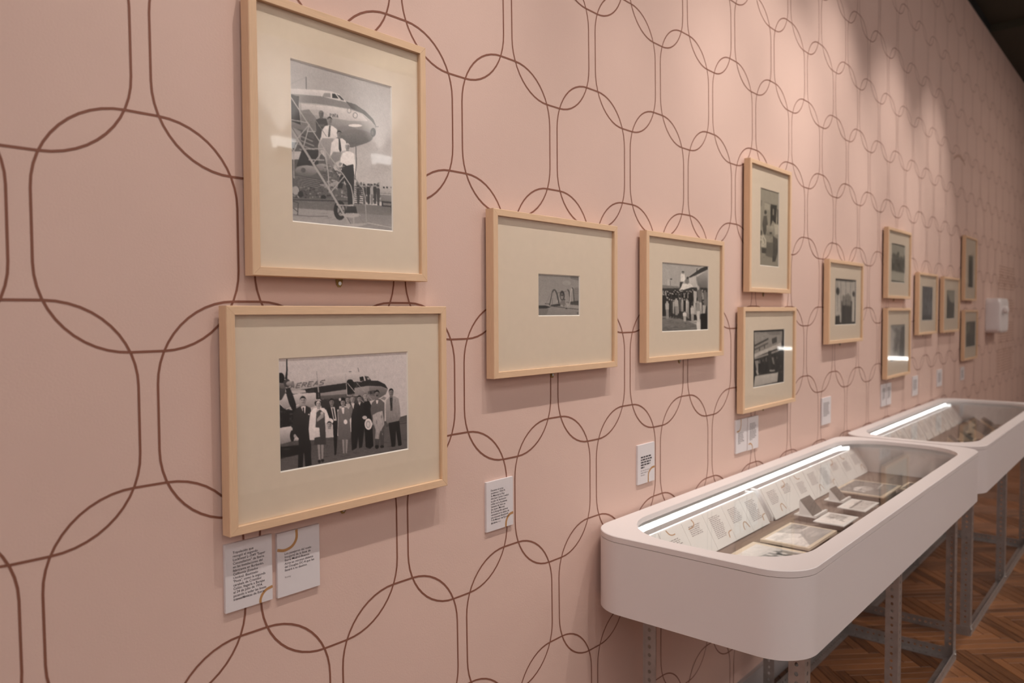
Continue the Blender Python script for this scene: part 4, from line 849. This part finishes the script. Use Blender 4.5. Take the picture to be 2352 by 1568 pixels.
def card(x0, x1, kind, label, group, seed, s0=-0.12, s1=0.97):
    t = thing('label_card', label, 'label', ((x0 + x1) / 2, ledge_pt(s0)[0], ledge_pt(s0)[1]), group)
    def pt(u, s, h): y, z = ledge_pt(s); return (u, y + LN[0] * h, z + LN[1] * h)
    V = [pt(u, s, h) for h in (.003, .022) for u, s in ((x0, s0), (x1, s0), (x1, s1), (x0, s1))]
    F = [(0, 3, 2, 1), (4, 5, 6, 7)] + [(i, (i + 1) % 4, 4 + (i + 1) % 4, 4 + i) for i in range(4)]
    child('card', V, F, M_WHITE, t)
    r = random.Random(seed); V, F = [], []
    top = .80 if kind != 'low' else .66; n = {'long': 13, 'mid': 9, 'short': 6, 'low': 8}[kind]
    w = x1 - x0
    for i in range(n):
        s = top - i * .052; a = x0 + .2 * w; e = x1 - (.22 + r.uniform(0, .14)) * w
        while a < e:
            b_ = min(a + r.uniform(.03, .09), e); k = len(V)
            V += [pt(a, s, .0235), pt(b_, s, .0235), pt(b_, s - .026, .0235), pt(a, s - .026, .0235)]; F.append((k, k + 1, k + 2, k + 3)); a = b_ + .018
    o = child('lettering', V, F, M_INKG, t); o['kind'] = 'stuff'
    arc = {'long': [(.98, .22), (.84, .21), (.78, .16), (.76, .04)], 'mid': [(.60, .04), (.62, .18), (.70, .26), (.80, .24), (.90, .05)], 'short': [(.45, .96), (.5, .84), (.4, .76), (.18, .74)], 'low': [(.3, .96), (.36, .84), (.46, .78), (.6, .78)]}[kind]
    ribbon('printed_arc', smooth_path([(x0 + a * w, b_) for a, b_ in arc], 6), .03, 0, M_OCHRE, t, xform=lambda q: pt(q[0], min(max(q[1], s0), s1), .0240))
def ledge(x0, x1, label, group=None):
    t = thing('sloping_ledge', label, 'ledge', ((x0 + x1) / 2, -.84, ZI))
    child('board', *prism([(-.84, ZI), (-.84, -5.76), (-.54, -5.225), (-.505, -5.225), (-.80, -5.76), (-.80, ZI)], 'x', x0, x1), M_LINING, t)
    for a, b_ in ((x0, x0 + .03), (x1 - .03, x1)): child('end_panel', *prism([(-.79, ZI), (-.79, -5.76), (-.50, -5.235), (-.235, -5.235), (-.235, ZI)], 'x', a, b_), M_LINING, t)
    return t
display_case(*CASES[0]); display_case(*CASES[1])
ledge(8.45, 12.95, 'short white sloping ledge at the near end inside the nearer display case')
ledge(13.20, 19.60, 'long white sloping ledge at the far end inside the nearer display case')
ledge(20.7, 31.60, 'white sloping ledge along the back inside the farther display case')
cl = ['first caption card from the near end of the nearer case, ochre arc at top', 'second white caption card in the nearer case, ochre arc above a short text', 'third caption card in the nearer case, long text and arc at lower corner', 'fourth white caption card in the nearer case, ochre arch at its foot', 'fifth white caption card in the nearer case, at the end beside the gap']
for i, kd in enumerate(('low', 'short', 'long', 'mid', 'long')):
    card(9.08 + i * .772, 9.08 + i * .772 + .764, kd, cl[i], 'caption cards on the short ledge', 20 + i)
ords = ['first', 'second', 'third', 'fourth', 'fifth', 'sixth', 'seventh', 'eighth']
for i in range(8):
    card(13.24 + i * .775, 13.24 + i * .775 + .765, ('mid', 'short', 'low', 'mid', 'long', 'short', 'low', 'mid')[i], ords[i] + ' white caption card beyond the gap on the long ledge of the nearer case', 'caption cards on the long ledge', 40 + i)
for i in range(11):
    card(21.6 + i * .88, 21.6 + i * .88 + .70, ('mid', 'long', 'low')[i % 3], 'white caption card in the farther case, number %s counting from its near end' % ('one two three four five six seven eight nine ten eleven'.split()[i]), 'caption cards in the farther case', 60 + i)

def flat_print(name, x0, x1, y0, y1, z, border, img, label, group=None, th=.02, riser=None, edge=M_WHITE, tone=(1, .9, .85), bow=0.0):
    t = thing(name, label, 'photograph', ((x0 + x1) / 2, (y0 + y1) / 2, ZI))
    if group: t['group'] = group
    v, f = box(x0, x1, y0, y1, z - th, z); child('sheet', v, f, edge, t)
    photo_grid('picture_area', img, (x0 + border, y1 - border, z + .0015), (x1 - x0 - 2 * border, 0, 0), (0, y0 - y1 + 2 * border, 0), t, tone)
    if z - th > ZI + .002:
        v, f = box(x0 + .12, x1 - .12, y0 + .1, y1 - .1, ZI, z - th); child('riser', v, f, M_TAUPE, t)
    return t
def art(kind, nx, ny):
    s = Pic([(0, 0), (100, 0), (100, 100), (0, 100)], nx, ny, .7)
    if kind == 'group':
        s.poly([(0, 0), (100, 0), (100, 100), (0, 100)], .78, .6); s.poly([(15, 20), (90, 30), (95, 90), (30, 80)], .45)
        for i in range(16): x, y = 20 + i * 4.6, 30 + (i % 3) * 12; s.ell(x, y, 3.4, 4.5, .75); s.poly([(x - 5, y + 5), (x + 5, y + 5), (x + 5, y + 40), (x - 5, y + 40)], random.uniform(.12, .5))
    elif kind == 'haze':
        s.poly([(0, 0), (100, 0), (100, 100), (0, 100)], .86, .80); s.poly([(40, 0), (100, 0), (100, 100), (10, 100), (55, 50)], .56, .5, al=.8); s.rough([(0, 0), (100, 100)], 30, .5, .9, 22, 7, al=.35); s.poly([(70, 10), (100, 5), (100, 40), (80, 40)], .4, al=.6)
    elif kind == 'light':
        s.poly([(0, 0), (100, 0), (100, 100), (0, 100)], .84, .88); s.poly([(50, 10), (95, 8), (95, 70), (55, 80)], .6, al=.7); s.rough([(35, 15), (95, 85)], 30, .35, .8, 6, 8, al=.6)
    elif kind == 'landscape':
        s.poly([(0, 0), (100, 0), (100, 40), (0, 40)], .84); s.poly([(0, 36), (100, 34), (100, 46), (0, 46)], .35); s.poly([(0, 46), (100, 46), (100, 100), (0, 100)], .72); s.rough([(20, 20), (95, 95)], 40, .3, .85, 8, 4, al=.6)
    elif kind == 'plane':
        s.poly([(0, 0), (100, 0), (100, 100), (0, 100)], .42, .5); s.ell(38, 45, 22, 20, .75, .6); s.ell(38, 42, 10, 9, .85); s.line([(20, 30), (14, 60)], 4, .85); s.line([(50, 72), (95, 66)], 4, .8); s.rough([(0, 0), (100, 100)], 50, .25, .6, 9, 6, al=.5)
    else:
        s.poly([(0, 0), (100, 0), (100, 100), (0, 100)], .3, .36); s.rough([(0, 0), (100, 100)], 24, .2, .45, 12, 8, al=.5)
    return s.tex(.03).blur(1).out(.012, .9)
M_ALBUM = mat('album_cream', (0.74, 0.60, 0.46), 0.7)
flat_print('framed_group_photo', 9.85, 11.2, -2.9, -1.29, -5.72, .10, art('group', 60, 70), 'large cream-edged group photo at the near front corner of the nearer case', edge=M_ALBUM)
flat_print('mounted_photo', 11.27, 12.72, -2.266, -1.387, -5.67, .06, art('haze', 70, 50), 'large glossy photo on thick cream board, second from the near end of the nearer case', th=.045, edge=M_ALBUM)
flat_print('small_photo', 13.21, 14.10, -2.24, -1.65, -5.70, .05, art('light', 44, 32), 'pale small white-bordered print in front of the nearer easel')
flat_print('small_photo', 14.63, 15.61, -2.22, -1.65, -5.70, .06, art('landscape', 44, 32), 'small white-bordered landscape print in front of the farther easel')
flat_print('album_photo', 15.95, 17.44, -2.21, -1.13, -5.65, .07, art('plane', 60, 50), 'large cream-bordered photo of an aircraft near the far end of the nearer case', th=.03, edge=M_ALBUM)
flat_print('small_photo', 17.27, 18.15, -2.85, -2.18, -5.69, .06, art('dark', 30, 24), 'partly hidden small print beside the front rim at the far end of the nearer case', edge=M_ALBUM)
def easel(x0, x1, y0, y1, hgt, label, group, m=M_WHITE):
    t = thing('display_easel', label, 'easel', ((x0 + x1) / 2, (y0 + y1) / 2, ZI)); t['group'] = group
    zb = ZI + .13
    v, f = box(x0, x1, y0, y1, zb - .02, zb); child('base_plate', v, f, m, t)
    v, f = box(x0 + .1, x1 - .1, y0 + .06, y1 - .06, ZI, zb - .02); child('riser', v, f, M_TAUPE, t)
    ya, yb = y1 - .10, y0 + .03
    child('wedge', *prism([(ya, zb), (ya, zb + hgt), (yb, zb + .006), (yb, zb)], 'x', x0 + .02, x1 - .10), m, t)
    v, f = box(x0, x1, y0 - .045, y0, zb - .02, zb + .03); child('lip', v, f, m, t)
    return t, (x0 + .03, x1 - .11, ya, yb, zb, hgt)
def easel_print(g, label):
    x0, x1, ya, yb, zb, h = g
    t = thing('propped_photo', label, 'photograph', ((x0 + x1) / 2, yb, zb))
    n = Vector((0, -h, ya - yb)).normalized() * .012
    photo_grid('picture_area', art('dark', 24, 18), (x0, ya + n.y, zb + h + n.z), (x1 - x0, 0, 0), (0, yb - ya, -h + .006), t, (1, .86, .76), .8)
for (x0, x1, y0, y1, h, la, lb) in ((13.53, 14.22, -1.545, -1.15, .30, 'white easel between the gap and the pale small print', 'dark photo propped on the white easel by the pale small print'), (15.16, 15.72, -1.555, -1.20, .24, 'white easel just before the large aircraft photo', 'dark photo propped on the white easel before the aircraft photo')):
    t, g = easel(x0, x1, y0, y1, h, la, 'white easels in the nearer case'); easel_print(g, lb)
M_BEIGE = mat('beige_easel', (0.72, 0.56, 0.42), 0.7)
EZ = [(24.9, 25.5, -1.95, -1.55, .22), (25.9, 26.5, -2.15, -1.7, .26), (26.7, 27.6, -2.55, -1.9, .32), (27.9, 28.9, -2.3, -1.6, .42), (29.1, 29.9, -2.35, -1.75, .34)]
nm = ['first', 'second', 'third', 'fourth and tallest', 'fifth']
for i, (x0, x1, y0, y1, h) in enumerate(EZ):
    t, g = easel(x0, x1, y0, y1, h, nm[i] + ' beige easel from the near end inside the farther case', 'beige easels in the farther case', M_BEIGE)
    easel_print(g, 'olive photo propped on the %s beige easel of the farther case' % nm[i].split()[0])
flat_print('small_photo', 28.6, 29.5, -3.0, -2.6, -5.66, .05, art('light', 24, 16), 'pale flat print near the front rim of the farther case', edge=M_BEIGE)
flat_print('small_photo', 30.1, 31.0, -2.95, -2.4, -5.66, .05, art('landscape', 24, 16), 'pale flat print at the far end of the farther case', edge=M_BEIGE)

# ------------------------------------------------------------------ slotted-angle stands
def slot_plate(L, w, th, pitch=.14, hr=.03, off=None, first=None):
    """flat strip along +z (0..L), width 0..w along +x, thickness 0..th along +y, a row of round holes"""
    off = w * .5 if off is None else off
    n = int(L / pitch); V, F = [], []
    angs = [math.radians(a) for a in (225, 270, 315, 0, 45, 90, 135, 180)]
    for i in range(n):
        z0 = i * pitch; z1 = z0 + pitch if i < n - 1 else L; zc = z0 + pitch / 2
        outer = [(0, z0), (off, z0), (w, z0), (w, zc), (w, z1), (off, z1), (0, z1), (0, zc)]
        inner = [(off + hr * math.cos(a), zc + hr * 1.15 * math.sin(a)) for a in angs]
        k = len(V)
        for y in (0, th): V += [(x, y, z) for x, z in outer] + [(x, y, z) for x, z in inner]
        for a in range(8):
            b_ = (a + 1) % 8
            F += [(k + a, k + b_, k + 8 + b_, k + 8 + a), (k + 16 + b_, k + 16 + a, k + 24 + a, k + 24 + b_), (k + 8 + a, k + 8 + b_, k + 24 + b_, k + 24 + a)]
        F += [(k + 7, k + 0, k + 16, k + 23), (k + 6, k + 7, k + 23, k + 22), (k + 2, k + 3, k + 19, k + 18), (k + 3, k + 4, k + 20, k + 19)]
    return V, F
def angle(L, fx, w=.235, w2=.235, th=.014):
    """L section: one plate in the x direction, one in the y direction; fx maps local (x,y,z) to room units"""
    a = slot_plate(L, w, th); b_ = slot_plate(L, w2, th)
    V = [fx(x, y, z) for x, y, z in a[0]] + [fx(th - y, x, z) for x, y, z in b_[0]]
    n = len(a[0]); F = a[1] + [tuple(i + n for i in f) for f in b_[1]]
    bv, bf = box(-.003, th + .022, -.003, th + .022, 0, L); k = len(V)      # rolled corner of the section
    return V + [fx(*p) for p in bv], F + [tuple(i + k for i in f) for f in bf]
HL = ZBC - ZF
def stand(xs, label):
    t = thing('metal_stand', label, 'stand', ((xs[0] + xs[-1]) / 2, -1.75, ZF))
    yf, yr = -3.065, -.40
    for i, x in enumerate(xs):
        sg = 1 if i == 0 else -1 if i == len(xs) - 1 else 1
        if i == len(xs) - 1: sx = -1
        else: sx = 1
        child('leg', *angle(HL - .002, lambda a, b_, c: (x + sx * a, yf + b_, ZF + .001 + c)), M_STEEL, t)
        child('leg', *angle(HL - .002, lambda a, b_, c: (x + sx * a, yr - b_, ZF + .001 + c)), M_STEEL, t)
    L = xs[-1] - xs[0]
    child('rail', *angle(L, lambda a, b_, c: (xs[0] + c, yf - .016 + b_, ZF + .001 + a)), M_STEEL, t)
    child('rail', *angle(L, lambda a, b_, c: (xs[0] + c, yr + .016 - b_, ZF + .001 + a)), M_STEEL, t)
    D = yr - yf
    for x, s in ((xs[0], -1), (xs[-1], 1)): child('rail', *angle(D, lambda a, b_, c: (x + s * (.018 - b_), yf + c, ZF + .003 + a)), M_STEEL, t)
    for x in xs:
        for y, zz in ((yf, ZF + .16), (yr, ZF + .16)):
            s = -1 if y == yf else 1
            h = [(x + (.10 if x != xs[-1] else -.10) + .028 * math.cos(a * math.pi / 3), zz + .028 * math.sin(a * math.pi / 3)) for a in range(6)]
            child('bolt', *prism(h, 'y', y + s * .016, y + s * .045), M_BOLT, t)
    return t
stand((8.88, 13.85, 19.09), 'slotted grey steel angle stand carrying the nearer display case')
stand((20.85, 26.13, 30.88), 'slotted grey steel angle stand carrying the farther display case')

# ------------------------------------------------------------------ white box on the wall
t = thing('wall_box', 'white rounded box fixed to the wall past the last frames, small knob in front', 'box', (42.2, 0, -2.66))
pr = rrect(41.0, 43.4, -2.66, -.98, .25)
ys = [-.002, -.50, -.60, -.63]
V, F = [], []; n = len(pr)
for k, (y, ins) in enumerate(((-.002, 0), (-.52, 0), (-.60, .05), (-.63, .14))):
    cx, cz = 42.2, -1.82
    V += [(cx + (x - cx) * (1 - ins / 1.2), y, cz + (z - cz) * (1 - ins / .84)) for x, z in pr]
for k in range(3):
    for i in range(n): j = (i + 1) % n; F.append((k * n + i, k * n + j, (k + 1) * n + j, (k + 1) * n + i))
F += [tuple(range(n)), tuple(range(4 * n - 1, 3 * n - 1, -1))]
child('housing', V, F, M_WPLAS, t, smooth=True)
kb = [(.0, .10), (-.16, .12), (-.22, .10), (-.26, .04)]
V, F = [], []
for y, r in kb:
    V += [(41.6 + r * 2 * math.cos(a * math.pi / 6), -.62 + y, -1.55 + r * 1.6 * math.sin(a * math.pi / 6)) for a in range(12)]
for k in range(3):
    for i in range(12): j = (i + 1) % 12; F.append((k * 12 + i, k * 12 + j, (k + 1) * 12 + j, (k + 1) * 12 + i))
F += [tuple(range(11, -1, -1)), tuple(range(36, 48))]
child('knob', V, F, M_WPLAS, t, smooth=True)

# ------------------------------------------------------------------ ceiling track with its spotlights, added fill fixtures, lamps across the room
tr = thing('lighting_track', 'black lighting track on the ceiling holding the spotlights', 'track', (14, TRACK_Y, ZC - .02))
v, f = box(-1, 30, TRACK_Y - .1, TRACK_Y + .1, ZC - .18, ZC - .001); child('channel', v, f, M_BLACKM, tr)
def tube(p0, p1, r, n=14):
    p0, p1 = Vector(p0), Vector(p1); d = (p1 - p0).normalized(); a = d.orthogonal().normalized(); b_ = d.cross(a)
    V = [tuple(p + a * r * math.cos(2 * math.pi * i / n) + b_ * r * math.sin(2 * math.pi * i / n)) for p in (p0, p1) for i in range(n)]
    return V, [(i, (i + 1) % n, n + (i + 1) % n, n + i) for i in range(n)]
CASE_FILL = [(0.4, -5.2, 8.2, -2.0, -5.6), (4.5, -12.5, 13.0, -3.2, -6.2)]
for i, (x, y, tx, ty, tz) in enumerate(CASE_FILL):  # housings made up for the two added case fill spots
    t = thing('fill_spotlight', 'added black fill spotlight hung from the ceiling away from the track, %s one' % ('left', 'right')[i], 'spotlight', (x, y, ZC - .2))
    c = Vector((x, y, 10.9)); d = (Vector((tx, ty, tz)) - c).normalized()
    v, f = tube(c - d * .75, c + d * .12, .24); f = f + [tuple(range(14))]; child('housing', v, f, M_BLACKM, t, smooth=True)
    child('stem', *box(x - .05, x + .05, y - .05, y + .05, 11.3, ZC - .001), M_BLACKM, t)
for i, (x, tx, tz, pw, sz) in enumerate(SPOTS):
    t = thing('track_spotlight', 'black cylindrical spotlight on the ceiling track, %s from the left' % ords[i], 'spotlight', (x, TRACK_Y, ZC - .2), 'spotlights on the ceiling track')
    d = (Vector((tx, 0, tz)) - Vector((x, TRACK_Y, TRACK_Z))).normalized(); c = Vector((x, TRACK_Y, TRACK_Z))
    v, f = tube(c - d * .75, c + d * .12, .24); f = f + [tuple(range(14))]; child('housing', v, f, M_BLACKM, t, smooth=True)
    child('stem', *box(x - .05, x + .05, TRACK_Y - .05, TRACK_Y + .05, TRACK_Z + .45, ZC - .18), M_BLACKM, t)
for i, (x, z) in enumerate(((19.75, 6.55), (25.9, 6.6))):
    t = thing('wall_uplight', 'small uplight on the grey wall across the room, %s one' % ('left', 'right')[i], 'lamp', (x, YO, z - .3), 'wall uplights')
    child('shade', *join(box(x - .5, x + .5, YO + .42, YO + .46, z - .3, z), box(x - .5, x + .5, YO + .001, YO + .42, z - .3, z - .26)), M_BLACKM, t)
    child('frosted_glass', *prism([(x - .5, z), (x + .5, z), (x + .62, z + .5), (x - .62, z + .5)], 'y', YO + .05, YO + .40), M_FROST, t)
    spot('uplight_lamp', (x, YO + .30, z + .56), (x, YO + .05, z + 3), 500, 85, 1.0, 0.05)
for i, x in enumerate(WASH):  # troughs made up for the added fill across the room
    t = thing('fill_washer', 'added fill washer, white trough by the grey wall across the room, %s from the left' % ords[i], 'lamp', (x, -22.2, ZC - .9), 'added fill washers')
    child('trough', *join(box(x - 1.6, x + 1.6, -22.1, -22.0, 10.9, 11.6), box(x - 1.6, x + 1.6, -22.9, -22.0, 11.5, 11.6)), M_BASE, t)
    child('stem', *box(x - .06, x + .06, -22.3, -22.2, 11.6, ZC if x < 41 else 11.601), M_BLACKM, t)
for i, y in enumerate(BACKW):  # troughs made up for the added end wall fill
    t = thing('fill_washer', 'added fill washer, white trough by the grey end wall, %s one' % ('nearer', 'farther')[i], 'lamp', (-17.2, y, ZC - .9), 'added fill washers')
    child('trough', *join(box(-17.1, -17.0, y - 1.6, y + 1.6, 10.9, 11.6), box(-17.9, -17.0, y - 1.6, y + 1.6, 11.5, 11.6)), M_BASE, t)
    child('stem', *box(-17.3, -17.2, y - .06, y + .06, 11.6, ZC), M_BLACKM, t)
for i, (y, z, w) in enumerate(((-23.2, -5.3, .7), (-12.66, -5.93, 1.3))):  # bars added out of view to reflect as streaks in the picture glass
    t = thing('streak_bar', 'added glowing bar low on the far end wall for streaks in the glass, %s one' % ('left', 'right')[i], 'lamp', (XW1, y, z - .2), 'added glowing bars on the end wall')
    child('tube', *box(XW1 - .16, XW1 - .06, y - w, y + w, z - .14, z + .14), M_STREAK, t)
    child('base', *box(XW1 - .06, XW1 - .001, y - w - .05, y + w + .05, z - .2, z + .2), M_BASE, t)
for i, x in enumerate((-8, 8, 24, 44)):  # frames made up around the added ceiling fill lights
    t = thing('fill_panel', 'added flat fill panel on the ceiling over the middle of the room, %s from the left' % ords[i], 'lamp', (x, -15, ZC - .3), 'added ceiling fill panels')
    child('panel_frame', *join(box(x - 4.3, x + 4.3, -17.3, -17.05, ZC - .3, ZC - .001), box(x - 4.3, x + 4.3, -12.95, -12.7, ZC - .3, ZC - .001), box(x - 4.3, x - 4.05, -17.05, -12.95, ZC - .3, ZC - .001), box(x + 4.05, x + 4.3, -17.05, -12.95, ZC - .3, ZC - .001)), M_BASE, t)
